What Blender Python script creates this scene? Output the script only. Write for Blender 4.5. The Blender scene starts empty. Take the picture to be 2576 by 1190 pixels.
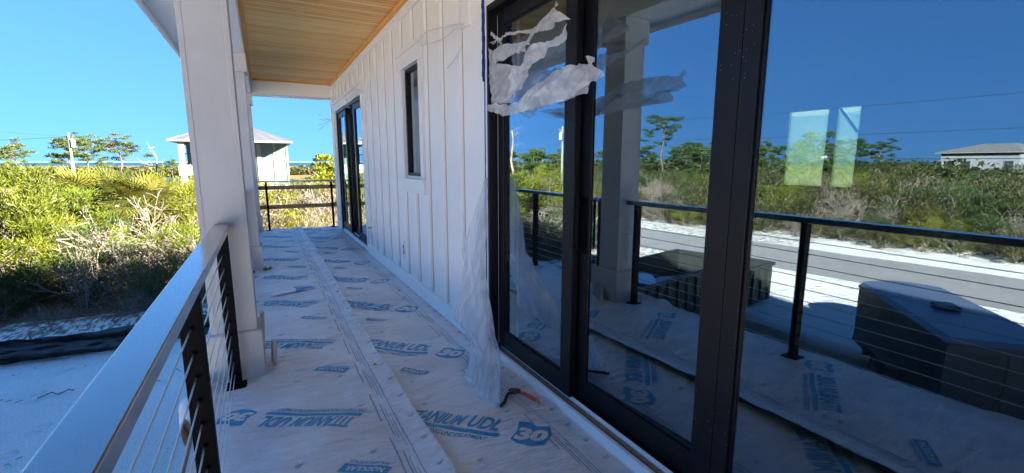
import bpy, bmesh, math, random
import numpy as np
from mathutils import Vector, Matrix, noise
R=math.radians
C=bpy.context.scene.collection
# ------------------------------------------------------------------ camera, sky, sun, exposure
cam=bpy.data.objects.new('camera',bpy.data.cameras.new('camera')); C.objects.link(cam)
bpy.context.scene.camera=cam
cam.location=(0,0,1.46); cam.rotation_euler=(R(90-9.236),0,R(-28.325))
cam.data.sensor_width=36; cam.data.lens=1150/2576*36; cam.data.clip_start=.03; cam.data.clip_end=40000
W=bpy.data.worlds.new('World'); bpy.context.scene.world=W; W.use_nodes=True
nt=W.node_tree; bg=nt.nodes['Background']
sky=nt.nodes.new('ShaderNodeTexSky'); sky.sky_type='NISHITA'; sky.sun_disc=False
SUN_EL=22.5; SUN=Vector((.75,-.66,0)).normalized()
sky.sun_elevation=R(SUN_EL); sky.sun_rotation=math.atan2(SUN.x,SUN.y)
sky.air_density=1.0; sky.dust_density=.05; sky.ozone_density=3.0; sky.altitude=0
hs=nt.nodes.new('ShaderNodeHueSaturation'); hs.inputs['Saturation'].default_value=1.0
tcw=nt.nodes.new('ShaderNodeTexCoord'); mpw=nt.nodes.new('ShaderNodeMapping'); mpw.vector_type='POINT'; mpw.inputs['Location'].default_value=(0,0,.06); mpw.inputs['Scale'].default_value=(1,1,.95)
nt.links.new(tcw.outputs['Generated'],mpw.inputs[0]); nt.links.new(mpw.outputs[0],sky.inputs[0])
mlw=nt.nodes.new('ShaderNodeMix'); mlw.data_type='RGBA'; mlw.blend_type='MULTIPLY'; mlw.inputs[0].default_value=1; mlw.inputs[7].default_value=(.56,.58,.66,1)
nt.links.new(sky.outputs[0],mlw.inputs[6]); nt.links.new(mlw.outputs[2],hs.inputs['Color']); gmw=nt.nodes.new('ShaderNodeGamma'); gmw.inputs[1].default_value=.42; ml2=nt.nodes.new('ShaderNodeMix'); ml2.data_type='RGBA'; ml2.blend_type='MULTIPLY'; ml2.inputs[0].default_value=1; ml2.inputs[7].default_value=(.16,.385,.72,1)
nt.links.new(hs.outputs[0],gmw.inputs[0]); nt.links.new(gmw.outputs[0],ml2.inputs[6]); hs2=nt.nodes.new('ShaderNodeHueSaturation'); hs2.inputs['Saturation'].default_value=1.0; nt.links.new(ml2.outputs[2],hs2.inputs['Color']); nt.links.new(hs2.outputs[0],bg.inputs[0]); bg.inputs[1].default_value=.05
sd=bpy.data.lights.new('sun','SUN'); sd.energy=2.5; sd.angle=R(.5); sd.color=(1,.93,.82)
so=bpy.data.objects.new('sun',sd); C.objects.link(so)
sv=Vector((SUN.x*math.cos(R(SUN_EL)),SUN.y*math.cos(R(SUN_EL)),math.sin(R(SUN_EL))))
so.rotation_euler=sv.to_track_quat('Z','Y').to_euler(); so.location=sv*60
vs=bpy.context.scene.view_settings
vs.view_transform='Standard'; vs.look='None'; vs.exposure=4.65; vs.gamma=1
cy=bpy.context.scene.cycles
cy.max_bounces=10; cy.transparent_max_bounces=24; cy.glossy_bounces=6; cy.caustics_reflective=False; cy.caustics_refractive=False
G=-3.9
# ------------------------------------------------------------------ helpers
class MB:
    def __init__(s): s.v=[]; s.f=[]; s.m=[]; s.mi=0
    def face(s,pts):
        n=len(s.v); s.v+= [tuple(p) for p in pts]; s.f.append(tuple(range(n,n+len(pts)))); s.m.append(s.mi)
    def box(s,x0,x1,y0,y1,z0,z1,M=None):
        p=[(x,y,z) for x in (x0,x1) for y in (y0,y1) for z in (z0,z1)]
        if M is not None: p=[tuple(M@Vector(q)) for q in p]
        n=len(s.v); s.v+=p
        for q in ((0,1,3,2),(4,6,7,5),(0,4,5,1),(2,3,7,6),(0,2,6,4),(1,5,7,3)): s.f.append(tuple(n+i for i in q)); s.m.append(s.mi)
        return s
    def prism(s,poly,z0,z1):
        n=len(s.v); k=len(poly)
        s.v+=[(x,y,z0) for x,y in poly]+[(x,y,z1) for x,y in poly]
        s.f.append(tuple(n+i for i in range(k))[::-1]); s.f.append(tuple(n+k+i for i in range(k)))
        for i in range(k): s.f.append((n+i,n+(i+1)%k,n+k+(i+1)%k,n+k+i))
        s.m+= [s.mi]*(k+2)
    def tube(s,pts,r,k=6,cap=True):
        pts=[Vector(p) for p in pts]; N=len(pts)
        rr=r if hasattr(r,'__len__') else [r]*N
        n=len(s.v); up=Vector((.31,.2,.93)); 
        for i,p in enumerate(pts):
            d=(pts[min(i+1,N-1)]-pts[max(i-1,0)])
            if d.length<1e-9: d=Vector((0,0,1))
            d.normalize(); a=d.cross(up)
            if a.length<.05: a=d.cross(Vector((1,0,0)))
            a.normalize(); b=d.cross(a)
            for j in range(k):
                t=2*math.pi*j/k; s.v.append(tuple(p+(a*math.cos(t)+b*math.sin(t))*rr[i]))
        for i in range(N-1):
            for j in range(k):
                s.f.append((n+i*k+j,n+i*k+(j+1)%k,n+(i+1)*k+(j+1)%k,n+(i+1)*k+j)); s.m.append(s.mi)
        if cap and k>2:
            s.f.append(tuple(n+j for j in range(k))[::-1]); s.f.append(tuple(n+(N-1)*k+j for j in range(k))); s.m+=[s.mi]*2
        return s
    def mesh(s,name,mats,smooth=False):
        me=bpy.data.meshes.new(name); me.from_pydata(s.v,[],s.f)
        for m in (mats if isinstance(mats,(list,tuple)) else [mats]): me.materials.append(m)
        me.polygons.foreach_set('material_index',s.m)
        if smooth: me.polygons.foreach_set('use_smooth',[True]*len(s.f))
        me.update(); return me
    def build(s,name,mats,parent=None,smooth=False,bevel=0,loc=None):
        o=bpy.data.objects.new(name,s.mesh(name,mats,smooth)); C.objects.link(o)
        if parent is not None: o.parent=parent
        if loc is not None: o.location=loc
        if bevel:
            b=o.modifiers.new('bevel','BEVEL'); b.width=bevel; b.segments=2; b.limit_method='ANGLE'
        return o
def tag(o,label=None,cat=None,group=None,kind=None):
    if label: o['label']=label
    if cat: o['category']=cat
    if group: o['group']=group
    if kind: o['kind']=kind
    return o
def empty(name,loc=(0,0,0),rz=0):
    o=bpy.data.objects.new(name,None); C.objects.link(o); o.location=loc; o.rotation_euler=(0,0,rz); o.empty_display_size=.2; return o
def kids(o): return [c for c in bpy.data.objects if c.parent==o]
# ---- materials
def mat(name,col=(.5,.5,.5),rough=.6,metal=0,spec=.5,noise_=None,bump=None,col2=None,wave=None,trans=0,coat=0,objvar=0):
    m=bpy.data.materials.new(name); m.use_nodes=True; t=m.node_tree; N=t.nodes; L=t.links
    b=N['Principled BSDF']; b.inputs['Roughness'].default_value=rough; b.inputs['Metallic'].default_value=metal
    b.inputs['Specular IOR Level'].default_value=spec; b.inputs['Base Color'].default_value=(*col,1)
    b.inputs['Coat Weight'].default_value=coat
    src=None
    tc=N.new('ShaderNodeTexCoord')
    if noise_:
        sc,lo,hi=noise_
        n=N.new('ShaderNodeTexNoise'); n.inputs['Scale'].default_value=sc; n.inputs['Detail'].default_value=6; n.inputs['Roughness'].default_value=.6
        L.new(tc.outputs['Object'],n.inputs['Vector'])
        r=N.new('ShaderNodeValToRGB'); r.color_ramp.elements[0].position=lo; r.color_ramp.elements[1].position=hi
        r.color_ramp.elements[0].color=(*col,1); r.color_ramp.elements[1].color=(*(col2 or col),1)
        L.new(n.outputs['Fac'],r.inputs[0]); src=r.outputs[0]
    if objvar:
        oi=N.new('ShaderNodeObjectInfo'); h=N.new('ShaderNodeHueSaturation')
        mp=N.new('ShaderNodeMapRange'); mp.inputs[3].default_value=.5-objvar*.03; mp.inputs[4].default_value=.5+objvar*.05
        L.new(oi.outputs['Random'],mp.inputs[0]); L.new(mp.outputs[0],h.inputs['Hue'])
        mp2=N.new('ShaderNodeMapRange'); mp2.inputs[3].default_value=1-.4*objvar; mp2.inputs[4].default_value=1+.45*objvar
        mu=N.new('ShaderNodeMath'); mu.operation='MULTIPLY'; mu.inputs[1].default_value=7.13; fr=N.new('ShaderNodeMath'); fr.operation='FRACT'
        L.new(oi.outputs['Random'],mu.inputs[0]); L.new(mu.outputs[0],fr.inputs[0]); L.new(fr.outputs[0],mp2.inputs[0]); L.new(mp2.outputs[0],h.inputs['Value'])
        if src: L.new(src,h.inputs['Color'])
        else: h.inputs['Color'].default_value=(*col,1)
        src=h.outputs[0]
    if src: L.new(src,b.inputs['Base Color'])
    if bump:
        sc,st,di=bump
        n=N.new('ShaderNodeTexNoise'); n.inputs['Scale'].default_value=sc; n.inputs['Detail'].default_value=5
        L.new(tc.outputs['Object'],n.inputs['Vector'])
        bp=N.new('ShaderNodeBump'); bp.inputs['Strength'].default_value=st; bp.inputs['Distance'].default_value=di
        L.new(n.outputs['Fac'],bp.inputs['Height']); L.new(bp.outputs[0],b.inputs['Normal'])
    if trans:
        out=N['Material Output']; tr=N.new('ShaderNodeBsdfTranslucent'); mx=N.new('ShaderNodeMixShader'); mx.inputs[0].default_value=trans
        if src: L.new(src,tr.inputs[0])
        else: tr.inputs[0].default_value=(*col,1)
        L.new(b.outputs[0],mx.inputs[1]); L.new(tr.outputs[0],mx.inputs[2]); L.new(mx.outputs[0],out.inputs[0])
    return m
M={}
M['white']=mat('white_paint',(.82,.81,.78),.5,noise_=(3,.3,.8),col2=(.86,.85,.82),bump=(60,.08,.002))
M['siding']=mat('siding_paint',(.86,.845,.81),.5,noise_=(2.2,.3,.75),col2=(.89,.88,.85),bump=(25,.12,.003))
M['colwhite']=mat('column_primer',(.50,.49,.47),.6,noise_=(4,.3,.8),col2=(.57,.56,.54),bump=(90,.1,.002))
M['batten_shade']=mat('painted_batten_shade',(.42,.40,.35),.8)  # grey tone that paints the shade along the batten sides
M['trim']=mat('sill_white',(.8,.8,.8),.35)
M['black']=mat('black_aluminium',(.006,.006,.008),.4,spec=.22,noise_=(14,.35,.8),col2=(.011,.011,.013),bump=(160,.06,.001))
def specks(m,sc=70,th=.07):
    t=m.node_tree; N=t.nodes; L=t.links; b=N['Principled BSDF']; src=b.inputs['Base Color'].links[0].from_socket
    tc=N.new('ShaderNodeTexCoord'); v=N.new('ShaderNodeTexVoronoi'); v.inputs['Scale'].default_value=sc; L.new(tc.outputs['Object'],v.inputs['Vector'])
    n=N.new('ShaderNodeTexNoise'); n.inputs['Scale'].default_value=3; L.new(tc.outputs['Object'],n.inputs['Vector'])
    a=N.new('ShaderNodeMath'); a.operation='LESS_THAN'; a.inputs[1].default_value=th; L.new(v.outputs['Distance'],a.inputs[0])
    c=N.new('ShaderNodeMath'); c.operation='GREATER_THAN'; c.inputs[1].default_value=.54; L.new(n.outputs['Fac'],c.inputs[0])
    d=N.new('ShaderNodeMath'); d.operation='MULTIPLY'; L.new(a.outputs[0],d.inputs[0]); L.new(c.outputs[0],d.inputs[1])
    x=N.new('ShaderNodeMix'); x.data_type='RGBA'; L.new(d.outputs[0],x.inputs[0]); L.new(src,x.inputs[6]); x.inputs[7].default_value=(.5,.5,.5,1); L.new(x.outputs[2],b.inputs['Base Color'])
specks(M['black'],60,.07)
M['blackpost']=mat('black_powdercoat',(.003,.003,.0035),.55,spec=.08)
M['steel']=mat('stainless_cable',(.62,.62,.6),.3,metal=.9)
M['tray']=mat('dusty_track',(.16,.12,.085),.8,noise_=(25,.35,.7),col2=(.3,.25,.2))
M['tape']=mat('blue_masking_tape',(.008,.04,.24),.6)
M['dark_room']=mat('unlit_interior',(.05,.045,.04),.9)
M['roof']=mat('metal_roof',(.33,.35,.36),.45)
M['timber']=mat('raw_timber',(.36,.22,.12),.75,noise_=(18,.3,.75),col2=(.22,.125,.065))
M['rubber']=mat('black_rubber',(.015,.015,.016),.7)
M['wire']=mat('white_wire',(.7,.68,.62),.5)
M['bark']=mat('weathered_bark',(.12,.10,.085),.9,noise_=(9,.35,.7),col2=(.2,.175,.155))
M['twig']=mat('bleached_twigs',(.17,.135,.11),.85,noise_=(5,.3,.75),col2=(.10,.078,.062),objvar=.25)
M['deadwood']=mat('peeled_deadwood',(.17,.11,.07),.85,noise_=(4,.35,.7),col2=(.24,.2,.165))
M['pine_bark']=mat('pine_bark',(.06,.045,.035),.9,noise_=(5,.35,.7),col2=(.11,.085,.065))
def leafm(n,a,b,v=1,tr=.35): return mat(n,a,.55,spec=.25,noise_=(1.3,.32,.68),col2=b,trans=tr,objvar=v)
M['leaf_yellow']=leafm('yellow_green_foliage',(.092,.112,.004),(.15,.14,.006),.7)
M['leaf_olive']=leafm('olive_foliage',(.06,.07,.018),(.10,.095,.03),.8)
M['leaf_dark']=leafm('dark_pine_foliage',(.022,.045,.012),(.05,.07,.018),.7,.25)
M['leaf_brown']=leafm('olive_brown_foliage',(.035,.045,.010),(.07,.065,.018),.8,.3)
M['leaf_palm']=leafm('palm_fronds',(.10,.12,.015),(.16,.15,.03),.5)
M['leaf_soft']=leafm('soft_green_needles',(.075,.115,.010),(.12,.14,.012),.4,.4)
M['leaf_pine']=leafm('pine_needles',(.045,.07,.016),(.08,.10,.022),.6,.3)
# ---- glass: coated pane, fresnel mirror over a clear tinted body
def glassm(name,r0=.17,tint=(.62,.74,.72)):
    m=bpy.data.materials.new(name); m.use_nodes=True; t=m.node_tree; N=t.nodes; L=t.links
    for n in list(N):
        if n.type=='BSDF_PRINCIPLED': N.remove(n)
    out=N['Material Output']; g=N.new('ShaderNodeBsdfGlossy'); g.inputs['Roughness'].default_value=0; g.inputs['Color'].default_value=(.74,.87,1,1)
    tr=N.new('ShaderNodeBsdfTransparent'); tr.inputs[0].default_value=(*tint,1)
    geo=N.new('ShaderNodeNewGeometry'); dp=N.new('ShaderNodeVectorMath'); dp.operation='DOT_PRODUCT'
    L.new(geo.outputs['Incoming'],dp.inputs[0]); L.new(geo.outputs['Normal'],dp.inputs[1])
    ab=N.new('ShaderNodeMath'); ab.operation='ABSOLUTE'; L.new(dp.outputs['Value'],ab.inputs[0])
    s=N.new('ShaderNodeMath'); s.operation='SUBTRACT'; s.inputs[0].default_value=1; L.new(ab.outputs[0],s.inputs[1])
    p=N.new('ShaderNodeMath'); p.operation='POWER'; p.inputs[1].default_value=2.6; L.new(s.outputs[0],p.inputs[0])
    ma=N.new('ShaderNodeMath'); ma.operation='MULTIPLY_ADD'; ma.inputs[1].default_value=1-r0; ma.inputs[2].default_value=r0; ma.use_clamp=True
    L.new(p.outputs[0],ma.inputs[0])
    mx=N.new('ShaderNodeMixShader'); L.new(ma.outputs[0],mx.inputs[0]); L.new(tr.outputs[0],mx.inputs[1]); L.new(g.outputs[0],mx.inputs[2])
    # thin film of dust
    df=N.new('ShaderNodeBsdfDiffuse'); df.inputs[0].default_value=(.5,.52,.5,1)
    nz=N.new('ShaderNodeTexNoise'); nz.inputs['Scale'].default_value=3.5; nz.inputs['Detail'].default_value=7; tc=N.new('ShaderNodeTexCoord'); L.new(tc.outputs['Object'],nz.inputs['Vector'])
    mr=N.new('ShaderNodeMapRange'); mr.inputs[1].default_value=.35; mr.inputs[2].default_value=.8; mr.inputs[3].default_value=.001; mr.inputs[4].default_value=.012; L.new(nz.outputs['Fac'],mr.inputs[0])
    m2=N.new('ShaderNodeMixShader'); L.new(mr.outputs[0],m2.inputs[0]); L.new(mx.outputs[0],m2.inputs[1]); L.new(df.outputs[0],m2.inputs[2]); L.new(m2.outputs[0],out.inputs[0])
    return m
M['glass']=glassm('coated_window_glass',.185)
# ---- translucent film
def filmm(name,col=(.75,.78,.8),alpha=.8,wr=60,tr=.6,var=0,st=3.2):
    m=bpy.data.materials.new(name); m.use_nodes=True; t=m.node_tree; N=t.nodes; L=t.links
    b=N['Principled BSDF']; b.inputs['Base Color'].default_value=(*col,1); b.inputs['Roughness'].default_value=.35
    tl=N.new('ShaderNodeBsdfTranslucent'); tl.inputs[0].default_value=(*col,1)
    a=N.new('ShaderNodeMixShader'); a.inputs[0].default_value=tr; L.new(b.outputs[0],a.inputs[1]); L.new(tl.outputs[0],a.inputs[2])
    tp=N.new('ShaderNodeBsdfTransparent'); c=N.new('ShaderNodeMixShader'); tca=N.new('ShaderNodeTexCoord'); mpa=N.new('ShaderNodeMapping'); mpa.inputs['Scale'].default_value=(1,1.2,st); mpa.inputs['Rotation'].default_value=(.45,0,0)
    na=N.new('ShaderNodeTexNoise'); na.inputs['Scale'].default_value=9; na.inputs['Detail'].default_value=5; mra=N.new('ShaderNodeMapRange'); mra.inputs[1].default_value=.35; mra.inputs[2].default_value=.65; mra.inputs[3].default_value=max(.1,alpha-var); mra.inputs[4].default_value=min(.97,alpha+var)
    L.new(tca.outputs['Object'],mpa.inputs[0]); L.new(mpa.outputs[0],na.inputs[0]); L.new(na.outputs['Fac'],mra.inputs[0]); L.new(mra.outputs[0],c.inputs[0])
    L.new(tp.outputs[0],c.inputs[1]); L.new(a.outputs[0],c.inputs[2]); L.new(c.outputs[0],N['Material Output'].inputs[0])
    n=N.new('ShaderNodeTexNoise'); n.inputs['Scale'].default_value=wr; n.inputs['Detail'].default_value=3
    tc=N.new('ShaderNodeTexCoord'); mp=N.new('ShaderNodeMapping'); mp.inputs['Scale'].default_value=(1,1,.25); L.new(tc.outputs['Object'],mp.inputs[0]); L.new(mp.outputs[0],n.inputs[0])
    bp=N.new('ShaderNodeBump'); bp.inputs['Strength'].default_value=.7; bp.inputs['Distance'].default_value=.006; L.new(n.outputs['Fac'],bp.inputs['Height']); L.new(bp.outputs[0],b.inputs['Normal'])
    return m
M['film']=filmm('torn_plastic_film',(.97,.97,.97),alpha=.68,tr=.4,var=.12)
M['film_thin']=filmm('thin_plastic_film',(.6,.64,.66),alpha=.4)
M['glow_film']=filmm('added_glow_film',(.55,.72,.35),alpha=.45,wr=6)
M['film_hang']=filmm('hanging_plastic_film',(.95,.96,.98),alpha=.46,wr=22,var=.16,st=.2)
# ---- wood ceiling: boards run across the deck (x), seams every 9 cm along y
def ceilm():
    m=mat('pine_ceiling_boards',(.5,.27,.1),.5); t=m.node_tree; N=t.nodes; L=t.links; b=N['Principled BSDF']
    tc=N.new('ShaderNodeTexCoord'); sp=N.new('ShaderNodeSeparateXYZ'); L.new(tc.outputs['Object'],sp.inputs[0])
    d=N.new('ShaderNodeMath'); d.operation='DIVIDE'; d.inputs[1].default_value=.085; L.new(sp.outputs['Y'],d.inputs[0])
    fl=N.new('ShaderNodeMath'); fl.operation='FLOOR'; L.new(d.outputs[0],fl.inputs[0])
    fr=N.new('ShaderNodeMath'); fr.operation='FRACT'; L.new(d.outputs[0],fr.inputs[0])
    wn=N.new('ShaderNodeTexWhiteNoise'); wn.noise_dimensions='1D'; L.new(fl.outputs[0],wn.inputs['W'])
    mp=N.new('ShaderNodeMapping'); mp.inputs['Scale'].default_value=(1.6,34,1); L.new(tc.outputs['Object'],mp.inputs[0])
    nz=N.new('ShaderNodeTexNoise'); nz.inputs['Scale'].default_value=2; nz.inputs['Detail'].default_value=8; nz.inputs['Distortion'].default_value=.6; L.new(mp.outputs[0],nz.inputs[0])
    ad=N.new('ShaderNodeMath'); ad.operation='MULTIPLY_ADD'; ad.inputs[1].default_value=.45; L.new(wn.outputs[0],ad.inputs[0]); L.new(nz.outputs['Fac'],ad.inputs[2])
    r=N.new('ShaderNodeValToRGB'); e=r.color_ramp.elements; e[0].position=.35; e[0].color=(.70,.30,.06,1); e[1].position=1.0; e[1].color=(.97,.66,.27,1); x=e.new(.62); x.color=(.95,.50,.13,1)
    L.new(ad.outputs[0],r.inputs[0])
    gp=N.new('ShaderNodeMath'); gp.operation='GREATER_THAN'; gp.inputs[1].default_value=.07; L.new(fr.outputs[0],gp.inputs[0])
    mx=N.new('ShaderNodeMix'); mx.data_type='RGBA'; L.new(gp.outputs[0],mx.inputs[0]); mx.inputs[6].default_value=(.13,.06,.02,1); L.new(r.outputs[0],mx.inputs[7])
    L.new(mx.outputs[2],b.inputs['Base Color'])
    bp=N.new('ShaderNodeBump'); bp.inputs['Distance'].default_value=.006; bp.inputs['Strength'].default_value=.8; L.new(gp.outputs[0],bp.inputs['Height']); L.new(bp.outputs[0],b.inputs['Normal'])
    return m
M['ceil']=ceilm(); M['ceiltrim']=mat('pine_trim',(.85,.42,.10),.5,noise_=(20,.3,.7),col2=(.75,.34,.08))
# ---- ground
def groundm():
    m=mat('sand_and_scrub_floor',(.5,.48,.44),.95,spec=.2); t=m.node_tree; N=t.nodes; L=t.links; b=N['Principled BSDF']
    geo=N.new('ShaderNodeNewGeometry'); pos=geo.outputs['Position']
    sp=N.new('ShaderNodeSeparateXYZ'); L.new(pos,sp.inputs[0])
    def nz(s,d=6,sc=None):
        n=N.new('ShaderNodeTexNoise'); n.inputs['Scale'].default_value=s; n.inputs['Detail'].default_value=d; n.inputs['Roughness'].default_value=.62
        if sc: mp=N.new('ShaderNodeMapping'); mp.inputs['Scale'].default_value=sc; L.new(pos,mp.inputs[0]); L.new(mp.outputs[0],n.inputs[0])
        else: L.new(pos,n.inputs[0])
        return n.outputs['Fac']
    def math_(op,a,b_=None,c=None):
        n=N.new('ShaderNodeMath'); n.operation=op
        for i,v in enumerate((a,b_,c)):
            if v is None: continue
            if isinstance(v,(int,float)): n.inputs[i].default_value=v
            else: L.new(v,n.inputs[i])
        return n.outputs[0]
    def ramp(v,lo,hi):
        n=N.new('ShaderNodeMapRange'); n.inputs[1].default_value=lo; n.inputs[2].default_value=hi; L.new(v,n.inputs[0]); return n.outputs[0]
    def mix(f,a,b_):
        n=N.new('ShaderNodeMix'); n.data_type='RGBA'; L.new(f,n.inputs[0])
        for k,v in ((6,a),(7,b_)):
            if isinstance(v,tuple): n.inputs[k].default_value=(*v,1)
            else: L.new(v,n.inputs[k])
        return n.outputs[2]
    X,Y=sp.outputs['X'],sp.outputs['Y']
    big=nz(.35); mid=nz(1.7); fine=nz(9,8); streak=nz(1,8,(7,2.2,1))
    sand=mix(ramp(big,.35,.7),(.80,.76,.72),(.70,.67,.63)); sand=mix(math_('MULTIPLY',ramp(nz(14,9),.62,.68),.5),sand,(.22,.18,.14))
    # litter streaks in the strip between the silt fence and the scrub
    st=math_('MULTIPLY',ramp(math_('ADD',Y,math_('MULTIPLY',mid,2)),17.2,18.6),ramp(streak,.47,.56)); sand=mix(math_('MULTIPLY',st,.8),sand,(.10,.065,.045))
    # scrub floor: beyond y~20.5 (right of x=-18) and beyond x~-32
    e1=ramp(math_('ADD',math_('ADD',Y,math_('MULTIPLY',mid,3)),math_('MULTIPLY',big,2)),22.6,23.4)
    e1=math_('MULTIPLY',e1,ramp(math_('ADD',X,mid),-17.6,-16.6))
    wx=math_('ADD',math_('ADD',X,math_('MULTIPLY',Y,-.11)),math_('MULTIPLY',math_('SUBTRACT',mid,.5),5))
    e2=ramp(wx,-35.6,-36.8)
    scr=math_('MAXIMUM',e1,e2)
    litter=mix(ramp(fine,.4,.65),(.085,.05,.032),(.17,.115,.075))
    col=mix(scr,sand,litter)
    # dry grass on the verge
    vg=math_('MULTIPLY',math_('MULTIPLY',ramp(wx,-31.2,-34),ramp(nz(.9,7),.5,.6)),math_('SUBTRACT',1,e2)); col=mix(math_('MULTIPLY',vg,.75),col,(.30,.19,.12))
    # dark straw strip in the drive
    md=math_('MULTIPLY',math_('MULTIPLY',ramp(math_('ADD',X,mid),-11.3,-10.3),math_('SUBTRACT',1,ramp(math_('ADD',X,mid),-8.3,-7.2))),math_('SUBTRACT',1,ramp(Y,11,13)))
    col=mix(math_('MULTIPLY',md,.9),col,(.13,.085,.055))
    # marsh far away
    col=mix(ramp(math_('ADD',Y,math_('MULTIPLY',big,30)),100,130),col,mix(ramp(nz(.03),.4,.6),(.17,.10,.045),(.10,.09,.035)))
    L.new(col,b.inputs['Base Color'])
    bp=N.new('ShaderNodeBump'); bp.inputs['Distance'].default_value=.28; bp.inputs['Strength'].default_value=.9
    vo=N.new('ShaderNodeTexVoronoi'); vo.inputs['Scale'].default_value=1.5; L.new(pos,vo.inputs['Vector'])
    dent=math_('MULTIPLY',ramp(math_('ADD',vo.outputs['Distance'],math_('MULTIPLY',nz(5,4),.12)),.16,.30),.42)
    L.new(math_('ADD',dent,math_('ADD',math_('MULTIPLY',nz(4,5),.7),math_('MULTIPLY',nz(22,3),.18))),bp.inputs['Height']); L.new(bp.outputs[0],b.inputs['Normal'])
    return m
M['ground']=groundm()
M['asphalt']=mat('bleached_asphalt',(.21,.195,.195),.9,noise_=(1.1,.3,.7),col2=(.27,.25,.245),bump=(90,.3,.01))
def waterm(n,c,r): return mat(n,c,r,spec=.12,bump=(.35,.35,.4))
M['sea']=waterm('bay_water',(.012,.05,.08),.6); M['lagoon']=waterm('lagoon_water',(.03,.08,.17),.2)
# ------------------------------------------------------------------ ground, road, water
def gz(x,y):
    h=noise.noise(Vector((x*.25,y*.25,1)))*.12+noise.noise(Vector((x*.9,y*.9,7)))*.05
    if -29.5+.1*y<x<-19.5+.09*y: h*=.0
    return G+h
xs=[-3000,-900,-300,-150,-90,-60]+[-45+i*.5 for i in range(127)]+[30,60,120,300]; ys=[-500,-150,-60,-30]+[-14+i*.5 for i in range(111)]+[50,60,75,100,130]
V=[];F=[]
for y in ys:
    for x in xs: V.append((x,y,gz(x,y) if -46<x<19 and -15<y<43 else G))
nx=len(xs)
for j in range(len(ys)-1):
    for i in range(nx-1): F.append((j*nx+i,j*nx+i+1,(j+1)*nx+i+1,(j+1)*nx+i))
b0=MB(); b0.v=V; b0.f=F; b0.m=[0]*len(F)
gr=b0.build('ground',M['ground'],smooth=True); tag(gr,kind='structure')
mm=MB()  # marsh land with a lagoon hole behind the scrub, then the bay
for (x0,x1,y0,y1) in ((-3000,-75,130,215),(2,600,130,215),(-3000,600,215,560)): mm.box(x0,x1,y0,y1,G-.6,G+.01)
for i in range(1):
    mm.box(-3000,-75,560,900,G-.6,G+.01)
tag(mm.build('marsh_ground',M['ground']),kind='structure')
lg=MB(); lg.face([(-75,128,G-.02),(2,128,G-.02),(2,216,G-.02),(-75,216,G-.02)]); tag(lg.build('lagoon_water',M['lagoon']),kind='structure')
se=MB(); se.face([(-20000,-300,G-.35),(20000,-300,G-.35),(20000,22000,G-.35),(-20000,22000,G-.35)]); tag(se.build('bay_water',M['sea']),kind='structure')
rd=MB(); rr=random.Random(3)
pts=[]
for i in range(0,130):
    y=-40+i*1.5
    a=-20.9+.09*y; b_=-28.1+.105*y
    pts.append((a+noise.noise(Vector((y*.4,0,0)))*.25,b_+noise.noise(Vector((y*.4,9,0)))*.3,y))
for (a,b_,y),(a2,b2,y2) in zip(pts[:-1],pts[1:]): rd.face([(b_,y,G+.02),(a,y,G+.02),(a2,y2,G+.02),(b2,y2,G+.02)])
tag(rd.build('road',M['asphalt']),kind='structure')
fs=MB()  # low far shore across the bay
for i in range(60):
    x=-7500+i*200; hh=14+8*noise.noise(Vector((i*.3,0,0))); fs.box(x,x+200,6500,6900,-8,-4+hh)
M['farshore']=mat('far_shore',(.06,.10,.13),1); tag(fs.build('far_shore_hills',M['farshore']),kind='structure')
# ------------------------------------------------------------------ the beach house
house=tag(empty('beach_house',(0,0,0)),'white board and batten house with wood ceilinged upper deck and black framed doors','house')
wl=MB()
X0,X1=1.45,1.70
def wseg(y0,y1,z0,z1): wl.box(X0,X1,y0,y1,z0,z1)
wseg(-14,-.7,-.3,3.12); wseg(-.7,3.04,2.52,3.12); wseg(-.7,3.04,-.3,.0); wseg(3.04,4.6,-.3,3.12)
wseg(4.6,5.2,-.3,1.31); wseg(4.6,5.2,2.46,3.12); wseg(5.2,7.65,-.3,3.12); wseg(7.65,10.45,2.5,3.12); wseg(7.65,10.45,-.3,.03); wseg(10.45,11.2,-.3,3.12)
wl.box(1.45,18,11.0,11.25,-3.9,3.12) ; wl.box(1.45,18,-14,-13.8,-3.9,3.12); wl.box(1.6,1.8,-13.7,10.9,-3.9,-.3)
k=3.54
def batten(y,z0,z1): wl.box(1.423,1.4495,y-.03,y+.03,z0,z1); wl.mi=1; wl.box(1.4465,1.4497,y-.041,y-.0302,z0,z1); wl.box(1.4465,1.4497,y+.0302,y+.041,z0,z1); wl.mi=0  # narrow grey strips both sides are painted shade
while k<11.1:
    if 4.5<k<5.32: batten(k,.152,1.128); batten(k,2.672,2.978)
    elif 7.55<k<10.55: batten(k,2.72,2.978)
    else: batten(k,.152,2.978)
    k+=.431
k=3.54-.431
while k>-.72: batten(k,2.6,2.978); k-=.431
while k>-6: batten(k,.152,2.978); k-=.431
wl.box(1.418,1.4493,-6,11.0,2.98,3.118)                                  # frieze
for a,b_ in ((-6,-.74),(3.06,7.56),(10.55,11.0)): wl.box(1.415,1.4493,a,b_,.0,.15)   # base board
wl.box(1.42,1.4493,11.0,11.1,0,3.0)
wl.build('siding_wall',[M['siding'],M['batten_shade']],house)
tr=MB()
tr.box(1.405,1.448,4.48,5.42,2.61,2.66); tr.box(1.417,1.448,4.52,5.38,2.462,2.608); tr.box(1.417,1.448,4.50,4.598,1.285,2.46); tr.box(1.417,1.448,5.202,5.30,1.285,2.46)
tr.box(1.39,1.448,4.46,5.36,1.245,1.283); tr.box(1.417,1.448,4.50,5.30,1.13,1.243)
tr.build('window_trim',M['white'],house,bevel=.002)
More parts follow.
